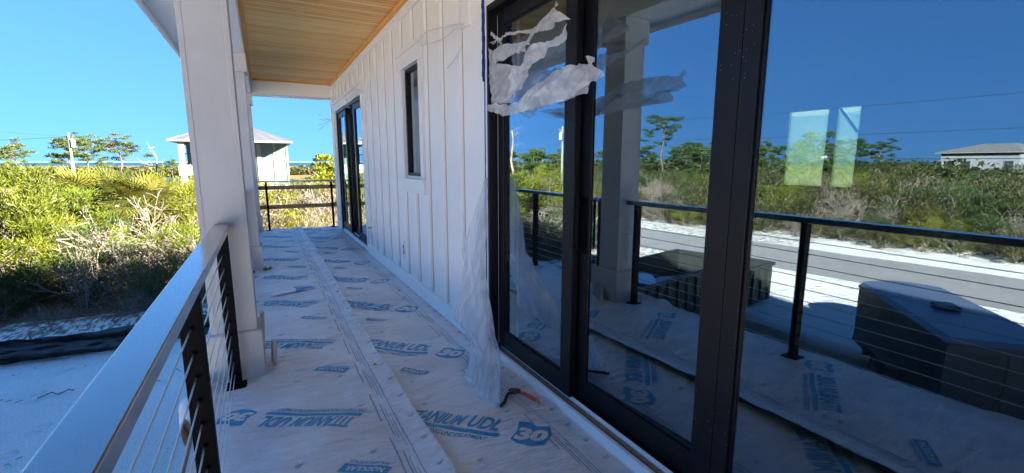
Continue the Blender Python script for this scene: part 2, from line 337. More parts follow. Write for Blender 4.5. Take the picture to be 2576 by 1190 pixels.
tr=MB(); tr.box(1.40,1.448,7.5,10.72,2.655,2.705); tr.box(1.417,1.448,7.55,10.62,2.505,2.653); tr.box(1.417,1.448,7.555,7.648,.03,2.503); tr.box(1.417,1.448,10.452,10.56,.03,2.503)
tr.build('door_trim',M['white'],house,bevel=.002)
tr=MB(); tr.box(1.42,1.4485,3.32,3.46,2.47,2.72); tr.build('light_mounting_block',M['white'],house,bevel=.002)
tr=MB(); tr.box(1.42,1.4485,7.18,7.36,2.38,2.6); tr.build('light_mounting_block',M['white'],house,bevel=.002)
# window
wn=MB(); 
def frame(mb,y0,y1,z0,z1,x0,x1,w,wb=None,wt=None):
    wb=wb or w; wt=wt or w
    mb.box(x0,x1,y0,y0+w,z0,z1); mb.box(x0,x1,y1-w,y1,z0,z1)
    mb.box(x0+.0015,x1-.0015,y0+w,y1-w,z0,z0+wb); mb.box(x0+.0015,x1-.0015,y0+w,y1-w,z1-wt,z1)
frame(wn,4.602,5.198,1.312,2.458,1.455,1.52,.032)
wo=wn.build('window',M['black'],house,bevel=.002)
p=MB(); p.box(1.485,1.489,4.634,5.166,1.344,2.426); p.build('pane',M['glass'],wo)
# sliding doors
def slider(y0,y1,z0,z1,panels,handle):
    f=MB(); f.box(1.437,1.66,y0,y0+.03,z0,z1); f.box(1.437,1.66,y1-.03,y1,z0,z1); f.box(1.437,1.66,y0+.03,y1-.03,z1-.045,z1)
    d=f.build('sliding_door',M['black'],house,bevel=.002)
    s=MB(); s.box(1.457,1.478,y0,y1,.003,.055); s.mi=1; s.box(1.479,1.525,y0+.03,y1-.03,.02,.047); s.mi=0; s.box(1.526,1.531,y0+.03,y1-.03,.02,.072); s.mi=2; s.box(1.533,1.65,y0+.03,y1-.03,.02,.055)
    s.box(1.4785,1.4815,y0+.03,y1-.03,.02,.058)
    s.build('sill',[M['trim'],M['tray'],M['black']],d)
    for (a,b_,x,wl_,wr_) in panels:   # a<b in y, x = front face
        q=MB(); q.box(x,x+.045,a,a+wl_,.075,z1-.047); q.box(x,x+.045,b_-wr_,b_,.075,z1-.047)
        q.box(x+.0015,x+.0435,a+wl_,b_-wr_,.075,.2); q.box(x+.0015,x+.0435,a+wl_,b_-wr_,z1-.14,z1-.047)
        # glazing beads
        frame(q,a+wl_,b_-wr_,.2,z1-.14,x+.012,x+.034,.012)
        o=q.build('panel',M['black'],d,bevel=.003)
        g=MB(); yc=(a+wl_+b_-wr_)/2; hw_=(b_-wr_-a-wl_)/2-.008; g.box(-.002,.002,-hw_,hw_,.208,z1-.148); go=g.build('pane',M['glass'],d,loc=(x+.022,yc,0)); go.rotation_euler=(0,0,R(PANE_TILT if (x>1.55 and a>1) else 0))
    w=MB(); 
    a,b_,x,_,_=panels[0]; w.box(x+.003,x+.02,b_+.004,b_+.009,.08,z1-.06); w.build('weatherstrip',M['trim'],d)
    if handle:
        h=MB(); x,y=handle; h.tube([(x-.045,y,.97),(x-.05,y,1.0),(x-.05,y,1.22),(x-.045,y,1.25)],.011,8); h.tube([(x,y,.985),(x-.05,y,.985)],.009,8); h.tube([(x,y,1.235),(x-.05,y,1.235)],.009,8); h.box(x-.004,x+.001,y-.02,y+.02,.95,1.27)
        h.build('handle',M['blackpost'],d,bevel=.001)
    return d
PANE_TILT=1.9
d1=slider(-.7,3.04,0,2.52,[(2.07,2.995,1.50,.1,.085),(1.14,2.105,1.56,.10,.115),(-.65,1.138,1.56,.09,.07)],(1.558,2.035))
d2=slider(7.65,10.45,.02,2.5,[(9.42,10.41,1.46,.13,.1),(8.5,9.5,1.545,.13,.13),(7.69,8.6,1.46,.1,.13)],None)
# interior
it=MB()
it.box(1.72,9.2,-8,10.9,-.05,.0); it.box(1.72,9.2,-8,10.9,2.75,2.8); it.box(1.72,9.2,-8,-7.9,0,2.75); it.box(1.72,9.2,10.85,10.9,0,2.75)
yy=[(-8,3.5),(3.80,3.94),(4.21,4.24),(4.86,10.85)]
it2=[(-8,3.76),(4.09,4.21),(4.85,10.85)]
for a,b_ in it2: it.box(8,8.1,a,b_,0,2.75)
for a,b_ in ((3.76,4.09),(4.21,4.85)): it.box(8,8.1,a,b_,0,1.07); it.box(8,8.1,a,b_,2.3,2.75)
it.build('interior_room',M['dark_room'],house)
for (a,b_) in ((3.76,4.09),(4.21,4.85)):
    wf=MB(); wf.box(8.04,8.044,a,b_,1.07,2.3); wf.build('added_window_film',M['glow_film'],house)  # translucent sheet added so the far openings glow pale, backlit by the sun
br=MB(); br.tube([(7.9,4.0,2.28),(7.9,3.72,1.9)],.018,6); br.build('brace',M['timber'],house)
# ceiling, beams, eave, roof, deck
c=MB(); c.box(-.10,1.43,-6,10.9,3.12,3.14); c.build('wood_ceiling',M['ceil'],house)
c=MB(); c.box(-.098,-.055,-6,10.86,3.085,3.118); c.box(1.385,1.4275,-6,10.86,3.07,3.118); c.box(-.055,1.385,10.86,10.898,3.085,3.118); c.build('ceiling_trim',M['ceiltrim'],house,bevel=.004)
c=MB(); c.box(-.40,-.10,-6,11.2,2.83,3.2); c.box(-.10,1.45,10.9,11.2,2.83,3.2); c.build('beam',M['white'],house,bevel=.004)
c=MB(); c.box(-.86,-.402,-14,11.66,2.93,2.95); c.box(-.402,18.4,11.202,11.66,2.93,2.95); c.box(-.89,-.862,-14,11.69,2.87,3.1); c.box(-.86,18.4,11.662,11.69,2.87,3.1); c.box(-.93,-.893,-14,11.72,3.05,3.2)
c.build('eave',M['white'],house,bevel=.004)
rf=MB(); a=[(-.95,-14.4,3.21),(18.5,-14.4,3.21),(18.5,11.75,3.21),(-.95,11.75,3.21)]; b_=[(8.2,-7,8.8),(8.2,5.6,8.8)]
rf.face([a[0],a[3],b_[1],b_[0]]); rf.face([a[3],a[2],b_[1]]); rf.face([a[2],a[1],b_[0],b_[1]]); rf.face([a[1],a[0],b_[0]]); rf.face([a[0],a[1],a[2],a[3]])
rf.build('roof',M['roof'],house)
dk=MB(); dk.box(-.43,1.449,-6,11.22,-.06,-.022); dk.box(-.46,-.432,-6,11.25,-.34,-.012); dk.box(-.43,1.449,11.222,11.25,-.34,-.012); dk.build('deck',M['timber'],house)
for i,y in enumerate((.03,3.58,7.14,10.98)):
    s=MB(); s.box(-.38,-.12,y-.13,y+.13,-.02,2.83)
    for sx in (-.383,-.147): s.box(sx,sx+.03,y-.133,y-.129,.35,2.58); 
    for sy in (y-.133,y+.103): s.box(-.121,-.117,sy,sy+.03,.35,2.58)
    co=s.build('column',M['colwhite'],house,bevel=.003)
    q=MB(); q.box(-.41,-.09,y-.16,y+.16,-.01,.33); q.box(-.404,-.096,y-.154,y+.154,.33,.337); q.build('plinth',M['colwhite'],co,bevel=.004)
    q=MB(); q.box(-.41,-.085,y-.16,y+.16,2.6,2.829); q.build('capital',M['colwhite'],co,bevel=.004)
    q=MB(); q.box(-.38,-.12,y-.13,y+.13,-3.95,-.35); q.build('pile',M['colwhite'],co)
# outlet and hose tap stub
ol=MB(); ol.box(1.435,1.4485,5.40,5.49,.30,.52); ol.mi=1; ol.box(1.431,1.4349,5.425,5.465,.35,.40); ol.box(1.431,1.4349,5.425,5.465,.41,.47); ol.build('outlet_box',[M['white'],M['timber']],house)
ol=MB(); ol.box(1.42,1.4485,7.12,7.26,.36,.56); ol.mi=1; ol.tube([(1.42,7.19,.46),(1.36,7.19,.46)],.011,8); ol.tube([(1.375,7.19,.46),(1.355,7.19,.46)],.017,8); ol.build('hose_stub',[M['white'],M['ceiltrim']],house)
ww=MB(); rw=random.Random(4)
for wob,base in (((0,0,0),3.05),):
    for kk in range(4):
        x=1.44+.05*rw.random(); ptsw=[(1.43,11.1,2.4)]
        for j in range(1,7): ptsw.append((1.42-.045*j+.02*rw.uniform(-1,1),11.13+.02*kk,2.42-.05*abs(math.sin(j*1.1+kk))-.02*j*(kk-1)))
        ww.tube(ptsw,.004,5)
tag(ww.build('loose_wires',M['wire']),'thin loose wires dangling off the far corner of the white wall','wires')
def wires(label,sets,r=.005):
    w=MB()
    for s in sets: 
        P=[Vector(q) for q in s]; out=[]
        for i in range(len(P)-1):
            p0=P[max(i-1,0)];p1=P[i];p2=P[i+1];p3=P[min(i+2,len(P)-1)]
            for t in (0,.25,.5,.75):
                out.append(.5*((2*p1)+(p2-p0)*t+(2*p0-5*p1+4*p2-p3)*t*t+(3*p1-p0-3*p2+p3)*t**3))
        out.append(P[-1]); w.tube(out,r,6)
    return tag(w.build('light_fixture_cable',M['wire'],smooth=True),label,'cable')
wires('white electrical cables curling from the hole right of the small window',[[(1.45,3.36,2.50),(1.38,3.45,2.50),(1.36,3.62,2.52),(1.37,3.96,2.58),(1.38,4.20,2.61),(1.39,4.36,2.60),(1.39,4.37,2.55)],[(1.45,3.36,2.50),(1.37,3.49,2.46),(1.36,3.67,2.44),(1.37,3.91,2.47),(1.38,4.15,2.50),(1.39,4.39,2.54)],[(1.45,3.38,2.49),(1.38,3.37,2.41),(1.38,3.36,2.32),(1.38,3.48,2.26),(1.39,3.70,2.22)]])
wires('white electrical cables curling over the far glass door head',[[(1.45,7.2,2.49),(1.36,7.5,2.55),(1.34,7.8,2.57),(1.33,8.27,2.58),(1.33,8.5,2.54),(1.34,8.3,2.44),(1.36,8.0,2.46)],[(1.45,7.2,2.49),(1.35,7.6,2.5),(1.33,8.0,2.5),(1.33,8.3,2.47),(1.35,8.4,2.38),(1.36,8.15,2.36)]])
# ------------------------------------------------------------------ cable railings
def railing(label,y0,y1,posts,grp='cable railing runs between the columns'):
    r=tag(empty('cable_railing',(-.26,y0,0)),label,'railing',grp)
    y1-=y0
    o=MB(); o.box(-.043,.043,0,y1,1.03,1.07); o.build('top_rail',M['rail'],r,bevel=.004)
    for p in posts:
        q=MB(); q.box(-.034,.034,p-y0-.02,p-y0+.02,.012,1.03); q.box(-.06,.06,p-y0-.06,p-y0+.06,.004,.012); 
        for k in range(10):
            z=.1+k*.088; q.tube([(0,p-y0-.034,z),(0,p-y0+.034,z)],.0085,8)
        for sx in (-.045,.045):
            for sy in (-.045,.045): q.tube([(sx,p-y0+sy,.012),(sx,p-y0+sy,.02)],.009,6)
        q.build('post',M['blackpost'],r,bevel=.002)
    for k in range(10):
        z=.1+k*.088; q=MB(); q.tube([(0,0,z),(0,y1,z)],.0028,6,False); q.build('cable',M['steel'],r,smooth=True)
    return r
M['rail']=mat('satin_black_rail',(.05,.05,.052),.25,spec=1,coat=1,noise_=(3,.3,.8),col2=(.07,.07,.072),bump=(35,.12,.002)); M['rail'].node_tree.nodes['Principled BSDF'].inputs['Coat IOR'].default_value=2.1; M['rail'].node_tree.nodes['Principled BSDF'].inputs['Coat Roughness'].default_value=.16
railing('black cable railing in the foreground with wide glossy top rail',.165,3.448,[1.87,3.33])
railing('black cable railing between the first and second white columns',3.712,7.008,[3.86,5.43,6.88])
railing('black cable railing between the second and third white columns',7.272,10.848,[7.4,9.0,10.7])
# end railing: lumber guard
er=tag(empty('end_railing',(0,11.06,0)),'dark slim end railing with two raw timber boards across the deck end','railing')
q=MB(); q.box(-.12,1.42,-.02,.02,1.035,1.07); q.mi=1; q.box(.62,.74,-.021,.021,1.034,1.072); q.build('top_rail',[M['rail'],M['trim']],er,bevel=.002)
for x in (.03,1.33):
    q=MB(); q.box(x-.022,x+.022,-.022,.022,.0,1.035); q.box(x-.055,x+.055,-.05,.05,0,.01); q.build('post',M['blackpost'],er,bevel=.002)
for z,t in ((.875,.012),(.46,.02)):
    q=MB(); q.box(-.18,1.44,.03,.068,z,z+.085); o=q.build('board',M['timber'],er,bevel=.003)
q=MB(); q.tube([(-.1,0,.565),(.03,0,.565)],.008,6); q.build('rod',M['blackpost'],er); q=MB(); q.tube([(1.33,0,.565),(1.43,0,.565)],.008,6); q.build('rod',M['blackpost'],er)
# ------------------------------------------------------------------ roofing underlayment sheets with printed logos
def hfun(x,y,s):
    h=.014*noise.noise(Vector((x*2.2+s,y*1.6,s)))+.011*(1-abs(noise.noise(Vector((x*1.6+y*.7+s,y*4.2-x*1.5,s+3))))*2.5)
    h+=.0035*noise.noise(Vector((x*5-y*2,y*15+x*3,s)))+.002*noise.noise(Vector((x*14,y*22,s)))
    return max(h*.9,-.004)+.006
def sheetm():
    m=mat('underlayment_fabric',(.46,.42,.40),.42,spec=.5); t=m.node_tree; N=t.nodes; L=t.links; b=N['Principled BSDF']
    tc=N.new('ShaderNodeTexCoord'); n=N.new('ShaderNodeTexNoise'); n.inputs['Scale'].default_value=1.6; n.inputs['Detail'].default_value=8; n.inputs['Roughness'].default_value=.65; L.new(tc.outputs['Object'],n.inputs[0])
    r=N.new('ShaderNodeValToRGB'); e=r.color_ramp.elements; e[0].position=.36; e[0].color=(.56,.57,.57,1); e[1].position=.6; e[1].color=(.68,.73,.76,1); L.new(n.outputs['Fac'],r.inputs[0]); L.new(r.outputs[0],b.inputs['Base Color'])
    w=N.new('ShaderNodeTexWave'); w.wave_type='BANDS'; w.bands_direction='X'; w.inputs['Scale'].default_value=55; L.new(tc.outputs['Object'],w.inputs[0])
    n2=N.new('ShaderNodeTexNoise'); n2.inputs['Scale'].default_value=9; n2.inputs['Detail'].default_value=5; mp=N.new('ShaderNodeMapping'); mp.inputs['Scale'].default_value=(.7,2.4,1); mp.inputs['Rotation'].default_value=(0,0,.35); L.new(tc.outputs['Object'],mp.inputs[0]); L.new(mp.outputs[0],n2.inputs[0])
    b1=N.new('ShaderNodeBump'); b1.inputs['Strength'].default_value=.18; b1.inputs['Distance'].default_value=.002; L.new(w.outputs['Fac'],b1.inputs['Height'])
    b2=N.new('ShaderNodeBump'); b2.inputs['Strength'].default_value=.8; b2.inputs['Distance'].default_value=.035; L.new(n2.outputs['Fac'],b2.inputs['Height']); L.new(b1.outputs[0],b2.inputs['Normal']); L.new(b2.outputs[0],b.inputs['Normal'])
    return m
M['sheet']=sheetm(); M['ink']=mat('printed_blue_ink',(.02,.25,.44),.45,noise_=(60,.3,.75),col2=(.04,.33,.54)); M['ink_faint']=mat('faint_grey_ink',(.19,.27,.36),.5)
M['sheet_plain']=mat('unprinted_fabric',(.66,.64,.62),.45)
def text_polys(txt,cap,width,shear=.22,bold=.035):
    cu=bpy.data.curves.new('t','FONT'); cu.body=txt; cu.size=1; cu.offset=bold; cu.resolution_u=3
    o=bpy.data.objects.new('t',cu); C.objects.link(o); dg=bpy.context.evaluated_depsgraph_get(); me=bpy.data.meshes.new_from_object(o.evaluated_get(dg))
    bpy.data.objects.remove(o); 
    co=np.array([v.co[:] for v in me.vertices]); f=[tuple(p.vertices) for p in me.polygons]; bpy.data.meshes.remove(me)
    mn=co.min(0); mx=co.max(0); co=co-mn
    co[:,0]*=width/(mx[0]-mn[0]); co[:,1]*=cap/(mx[1]-mn[1]); co[:,0]+=co[:,1]*shear
    return [(x,y) for x,y,_ in co],f
def rectp(x0,x1,y0,y1,n=8,wob=0,sh=0):
    v=[];f=[]
    for i in range(n+1):
        x=x0+(x1-x0)*i/n; w=wob*math.sin(i/n*6.3)
        v+=[(x+y0*sh,y0+w),(x+y1*sh,y1+w)]
    for i in range(n): f.append((2*i,2*i+2,2*i+3,2*i+1))
    return v,f
def emblem(s):
    P=[(-.55,.55),(-.1,.62),(.05,.5),(.5,.6),(.62,.1),(.5,-.45),(.1,-.6),(-.35,-.5),(-.62,-.35),(-.5,.1)]
    return [(x*s,y*s) for x,y in P],[tuple(range(len(P)))[::-1]]
def logo_main():
    out=[]
    out.append((0,)+text_polys('TITANIUM',.105,.335)); t,f=text_polys('UDL',.105,.165); out.append((0,[(x+.365,y) for x,y in t],f))
    out.append((0,)+rectp(-.01,.555,-.04,-.012,10,.004,.2))
    t,f=text_polys('SYNTHETIC ROOFING UNDERLAYMENT',.032,.53,.2,.02); out.append((0,[(x-.03,y-.085) for x,y in t],f))
    v,f=emblem(.15); out.append((0,[(x+.70,y+.02) for x,y in v],f))
    t,f=text_polys('30',.1,.15,.15,.05); out.append((1,[(x+.62,y-.03) for x,y in t],f))
    return out
def logo_nod():
    out=[]; t,f=text_polys('WALKING SURFACE',.022,.21,.2,.015); out.append((0,[(x+.02,y-.03) for x,y in t],f))
    v,f=rectp(0,.25,0,.065,8,.0,.25); out.append((0,v,f))
    t,f=text_polys('NODULAR',.035,.2,.2,.03); out.append((1,[(x+.03,y+.015) for x,y in t],f))
    return out
def logo_mark():
    v=[];f=[]
    for r0,r1 in ((.011,.014),(.004,.0075)):
        n=len(v)
        for i in range(12):
            t=i*math.pi/6; v+=[(r0*math.cos(t),r0*math.sin(t)),(r1*math.cos(t),r1*math.sin(t))]
        for i in range(12): j=(i+1)%12; f.append((n+2*i,n+2*i+1,n+2*j+1,n+2*j))
    n=len(v); v+=[(.012,.002),(.03,.012),(.031,.009),(.013,-.002)]; f.append((n,n+1,n+2,n+3))
    n=len(v); v+=[(.012,-.003),(.028,-.01),(.029,-.013),(.012,-.006)]; f.append((n,n+1,n+2,n+3))
    return [(2,v,f)]
LM,LN,LK=logo_main(),logo_nod(),logo_mark()
def conform(bm,step=.035):
    xs_=[v.co.x for v in bm.verts]; ys_=[v.co.y for v in bm.verts]
    for ax,(lo,hi) in ((0,(min(xs_),max(xs_))),(1,(min(ys_),max(ys_)))):
        t=math.floor(lo/step)*step+step
        while t<hi:
            co=[0,0,0];no=[0,0,0];co[ax]=t;no[ax]=1
            bmesh.ops.bisect_plane(bm,geom=list(bm.verts)+list(bm.edges)+list(bm.faces),plane_co=co,plane_no=no); t+=step
def sheet(name,label,x0,x1,y0,y1,s,dz,logos,lines,edgef=None,edger=None):
    st=.025; nx=int((x1-x0)/st); ny=int((y1-y0)/st); mb=MB()
    V=[]
    for j in range(ny+1):
        for i in range(nx+1):
            y=y0+(y1-y0)*j/ny; a=edgef(y) if edgef else x0; b_=edger(y) if edger else x1
            x=a+(b_-a)*i/nx; z=hfun(x,y,s)+dz(x,y)
            V.append((x,y,z))
    mb.v=V
    for j in range(ny):
        for i in range(nx): mb.f.append((j*(nx+1)+i,j*(nx+1)+i+1,(j+1)*(nx+1)+i+1,(j+1)*(nx+1)+i)); mb.m.append(0)
    for (L_,px,py,ang,sc) in logos:
        for (mi,v,f) in L_:
            bm=bmesh.new(); ca,sa=math.cos(ang),math.sin(ang)
            vv=[bm.verts.new((px+sc*(x*ca-y*sa),py+sc*(x*sa+y*ca),0)) for x,y in v]
            for q in f:
                try: bm.faces.new([vv[i] for i in q])
                except Exception: pass
            if mi!=2 and py<8.5: conform(bm)
            bm.verts.index_update(); n=len(mb.v); el={0:.0022,1:.0034,2:.0022}[mi]
            for w in bm.verts:
                x,y=w.co.x,w.co.y; a=edgef(y) if edgef else x0; b_=edger(y) if edger else x1
                x=min(max(x,a),b_); y=min(y,y1); mb.v.append((x,y,hfun(x,y,s)+dz(x,y)+el))
            for q in bm.faces:
                idx=[w.index+n for w in q.verts]
                if q.normal.z<0: idx=idx[::-1]
                mb.f.append(tuple(idx)); mb.m.append({0:1,1:3,2:2}[mi])
            bm.free()
    for (lx,w,mi,dash) in lines:
        y=y0; 
        while y<y1-.03:
            L2=min(.03,y1-y)
            on=True if not dash else ((y*dash[0]+lx*9)%1)<dash[1]
            if on:
                q=[(lx-w/2,y),(lx+w/2,y),(lx+w/2,y+L2),(lx-w/2,y+L2)]
                mb.face([(a+.006*math.sin(b_*1.3),b_,hfun(a+.006*math.sin(b_*1.3),b_,s)+dz(a,b_)+.0025) for a,b_ in q]); mb.m[-1]=mi
            y+=L2
    return tag(mb.build(name,[M['sheet'],M['ink'],M['ink_faint'],M['sheet_plain']],smooth=True),label,'roofing underlayment')
import random as _r
# right sheet first (lower), logos read from the camera
lr=[]
for k in range(-2,8):
    y=2.05+1.225*k; a=R(-43); e=(1.02,y)
    lr.append((LM,1.02-.61*math.cos(a),y-.61*math.sin(a),a,1.13))
for k in range(-6,30):
    y=2.1+.172*k*1.9; lr.append((LK,1.40,y,.3,1)); lr.append((LK,1.15+.05*math.sin(k*3),y+.1,.3,.9)); lr.append((LK,.80+.04*math.sin(k*5),y+.12,.3,.9))
    lr.append((LK,1.40,y+.163,.3,1))
LNr=[]
for k in range(0,8): lr.append((LN,.74,3.06+1.22*k,R(-40),.8))
ins=lambda x:x
rs=sheet('underlayment_sheet','beige roofing underlayment sheet with upright blue printing along the wall',.55,1.447,-3,11.2,5,lambda x,y:-.012,lr,
 [(1.30,.004,1,None),(1.265,.005,2,(1.7,.6)),(1.25,.004,2,(1.7,.6)),(1.225,.006,2,(1.7,.6)),(1.285,.003,2,(1.7,.6))])
ll=[]
for k in range(-2,8):
    y=2.56+1.225*k; ll.append((LM,.37,y,R(149.4),1.0))
    ll.append((LN,.44,2.03+1.22*k,R(145),.95))
for k in range(-8,44):
    y=2.17+.245*k; ll.append((LK,.64,y,.4,1))
    if k%2==0: ll.append((LK,.38+.03*math.sin(k),y+.02,.4,1)); ll.append((LK,.04+.05*math.sin(k*2),y+.07,.4,1)); 
def rim(x,y):
    t=max(0,(-.31-x)/.12); return .02*t*t+ .05*max(0,math.sin(y*2.1+.7))*t*t
seam=lambda y:.675+.012*math.sin(y*1.1)+.004*math.sin(y*7)
ls=sheet('underlayment_sheet','beige roofing underlayment sheet with inverted blue printing beside the columns',-.43,.68,-3,11.23,11,lambda x,y:.030*max(0,min(1,(x-.50)/.17))**1.6-.003+rim(x,y)*(1-abs(math.sin(y*.9))*.4),ll,
 [(.565,.004,1,None),(.515,.005,2,(1.9,.65)),(.53,.003,2,(1.9,.65)),(.545,.003,2,(1.9,.65)),(.485,.007,2,(1.9,.65))],None,seam)
# curled offcut hanging over the deck edge beside the first column
cu=MB(); n0=12
for i in range(n0+1):
    t=i/n0; 
    for j in range(9):
        s_=j/8; cu.v.append((-.44-.15*math.sin(t*2.6)*(.6+.4*s_),2.98+.42*s_+.04*math.sin(t*4),.0+.10*t-.16*t*t*1.8+.05*math.sin(s_*5)))
for i in range(n0):
    for j in range(8): cu.f.append((i*9+j,i*9+j+1,(i+1)*9+j+1,(i+1)*9+j)); cu.m.append(0)
tag(cu.build('sheet_offcut',M['sheet_plain'],smooth=True),'curled pale offcut of underlayment drooping over the deck edge beside the near column','offcut')
# ------------------------------------------------------------------ plastic film at the near door
POLY={
'P1':(1.36,[ (2.921,2.254),(2.829,2.218),(2.703,2.208),(2.557,2.203),(2.411,2.191),(2.313,2.168),(2.348,2.136),(2.366,2.110),(2.300,2.105),(2.283,2.144),(2.254,2.152),(2.123,2.132),(2.072,2.144),(2.023,2.157),(1.937,2.144),(1.981,2.177),(2.025,2.204),(2.060,2.241),(2.094,2.274),(2.121,2.251),(2.135,2.223),(2.183,2.192),(2.289,2.194),(2.424,2.206),(2.571,2.221),(2.718,2.223) ]),
'P2':(1.4,[ (2.928,2.323),(2.861,2.287),(2.751,2.209),(2.728,2.184),(2.767,2.191),(2.846,2.250),(2.928,2.299) ]),
'P3':(1.34,[ (2.740,2.157),(2.604,2.158),(2.465,2.144),(2.326,2.128),(2.278,2.141),(2.266,2.093),(2.338,2.096),(2.307,2.058),(2.400,2.095),(2.506,2.088),(2.605,2.086),(2.695,2.076),(2.725,2.118) ]),
'P4':(1.33,[ (2.344,1.986),(2.314,2.027),(2.261,2.074),(2.238,2.091),(2.116,2.068),(2.035,2.069),(1.958,2.082),(1.895,2.109),(1.912,2.071),(1.976,2.038),(2.074,2.035),(2.136,1.999),(2.202,1.995),(2.295,1.960),(2.368,1.883),(2.487,1.824),(2.558,1.826),(2.515,1.953),(2.395,2.006) ]),
'P5':(1.38,[ (2.965,2.224),(2.871,2.195),(2.790,2.155),(2.767,2.090),(2.609,2.052),(2.512,2.019),(2.471,2.034),(2.426,1.998),(2.458,1.923),(2.595,1.826),(2.912,1.854),(2.953,1.966) ]),
'P6':(1.41,[ (2.485,2.005),(2.395,2.005),(2.286,1.966),(2.240,1.941),(2.406,1.869),(2.566,1.825),(2.652,1.834) ]),
'P7':(1.3,[ (2.793,1.805),(2.711,1.817),(2.558,1.811),(2.459,1.794),(2.327,1.816),(2.219,1.849),(2.065,1.893),(1.985,1.906),(1.873,1.907),(1.753,1.896),(1.686,1.888),(1.687,1.911),(1.641,1.903),(1.640,1.885),(1.666,1.880),(1.635,1.852),(1.612,1.826),(1.671,1.815),(1.775,1.823),(1.835,1.827),(1.717,1.808),(1.693,1.783),(1.712,1.765),(1.782,1.778),(1.870,1.807),(1.983,1.828),(2.106,1.836),(2.242,1.823),(2.340,1.799),(2.431,1.760),(2.480,1.727),(2.573,1.748),(2.711,1.780) ]),
'P8':(1.36,[ (2.544,1.774),(2.382,1.765),(2.283,1.770),(2.159,1.822),(2.074,1.845),(1.975,1.828),(2.094,1.803),(2.225,1.767),(2.247,1.722),(2.307,1.706),(2.434,1.739) ]),
}
tf=MB()
for kk,(nm,(X,P)) in enumerate(POLY.items()):
    bm=bmesh.new(); vv=[bm.verts.new((y,z,0)) for y,z in P]; bm.faces.new(vv); bmesh.ops.triangulate(bm,faces=list(bm.faces)); conform(bm,.013)
    bmesh.ops.triangulate(bm,faces=list(bm.faces)); bm.verts.index_update(); n=len(tf.v)
    for w in bm.verts:
        y,z=w.co.x,w.co.y
        u=(3.04-y)
        fold=.018*math.sin((z*34+y*9)+kk)*min(1,u*3)+.03*noise.noise(Vector((y*7,z*9,kk*3)))+.008*noise.noise(Vector((y*34,z*18,kk)))
        x=1.43+(X-1.43)*min(1,u*3.2)*1.0+fold*min(1,u*4)
        # keep the outline from the lens: scale slightly with depth about its own sheet only
        if w.is_boundary: y+=.010*noise.noise(Vector((y*30,z*30,kk))); z+=.012*noise.noise(Vector((y*28,z*28,kk+9)))
        x+=.006*math.sin((z*95+y*40)+5*noise.noise(Vector((y*5,z*5,kk))))*min(1,u*4)
        tf.v.append((x,y,z))
    for q in bm.faces: tf.f.append(tuple(w.index+n for w in q.verts)); tf.m.append(1 if nm in('P6','P8') else 0)
    bm.free()
tag(tf.build('torn_plastic_film',[M['film'],M['film_thin']],smooth=True),'torn white plastic film streamers blowing from the upper door jamb','plastic film')
LV=[ (3.040,3.000,1.350,1.42),(3.080,2.960,1.195,1.40),(3.190,2.930,0.990,1.38),(3.320,2.940,0.785,1.36),(3.230,2.880,0.675,1.34),(3.190,2.760,0.535,1.31),(3.190,2.640,0.440,1.28),(3.210,2.550,0.295,1.26),(2.930,2.490,0.275,1.24),(2.740,2.440,0.245,1.22),(2.740,2.360,0.140,1.19),(2.740,2.320,0.045,1.17),(2.790,2.290,0.03,1.16),(2.610,2.330,.026,1.15),(2.520,2.360,.024,1.14),(2.450,2.390,.022,1.13) ]
hf=MB(); NS=90; lv=[]
for i in range(len(LV)-1):
    for t in (0,.25,.5,.75): lv.append([LV[i][c]*(1-t)+LV[i+1][c]*t for c in range(4)])
lv.append(list(LV[-1]))
for i,(ya,yb,z,X) in enumerate(lv):
    t=i/(len(lv)-1); wy=(ya-yb)/2; wx=.008+.055*math.sin(min(1,t*1.5)*math.pi*.5)*(1 if t<.8 else (1-t)*4.5+.1)
    for j in range(NS):
        a=2*math.pi*j/NS; rad=1+.20*abs(math.sin(3.5*a+t*4))+.16*(abs(math.sin(8*a-t*7+2*noise.noise(Vector((a,t*4,0)))))-.5)+.3*noise.noise(Vector((math.cos(a)*1.5,math.sin(a)*1.5,t*6)))
        hf.v.append((X+.02-wx*.9+wx*math.sin(a)*rad if False else X-wx*.35+wx*.9*math.sin(a)*rad,(ya+yb)/2-wy*math.cos(a)*(.86+.14*rad),max(z+.05*noise.noise(Vector((a*2.2,t*5,2)))*min(1,t*4),.012)))
for i in range(len(lv)-1):
    for j in range(NS): hf.f.append((i*NS+j,i*NS+(j+1)%NS,(i+1)*NS+(j+1)%NS,(i+1)*NS+j)); hf.m.append(0)
tag(hf.build('hanging_plastic_film',M['film_hang'],smooth=True),'gathered translucent plastic film hanging down the door jamb to the floor','plastic film')
tp=MB()
for i in range(80):
    z=.12+i*.03; w=.007+.004*noise.noise(Vector((i*.5,1,1))); o_=.0015
    tp.box(1.4225-o_,1.4245,3.047-w,3.052,z,z+.0301)
for i in range(18):
    z=2.02+.03*i; dx=.008*abs(noise.noise(Vector((i*.6,4,1)))); tp.box(1.405-dx,1.4225,3.036-.012*noise.noise(Vector((i*.4,1,9))),3.046,z,z+.031)
tag(tp.build('masking_tape',M['tape']),'ragged blue masking tape strip down the left edge of the near black door frame','tape')
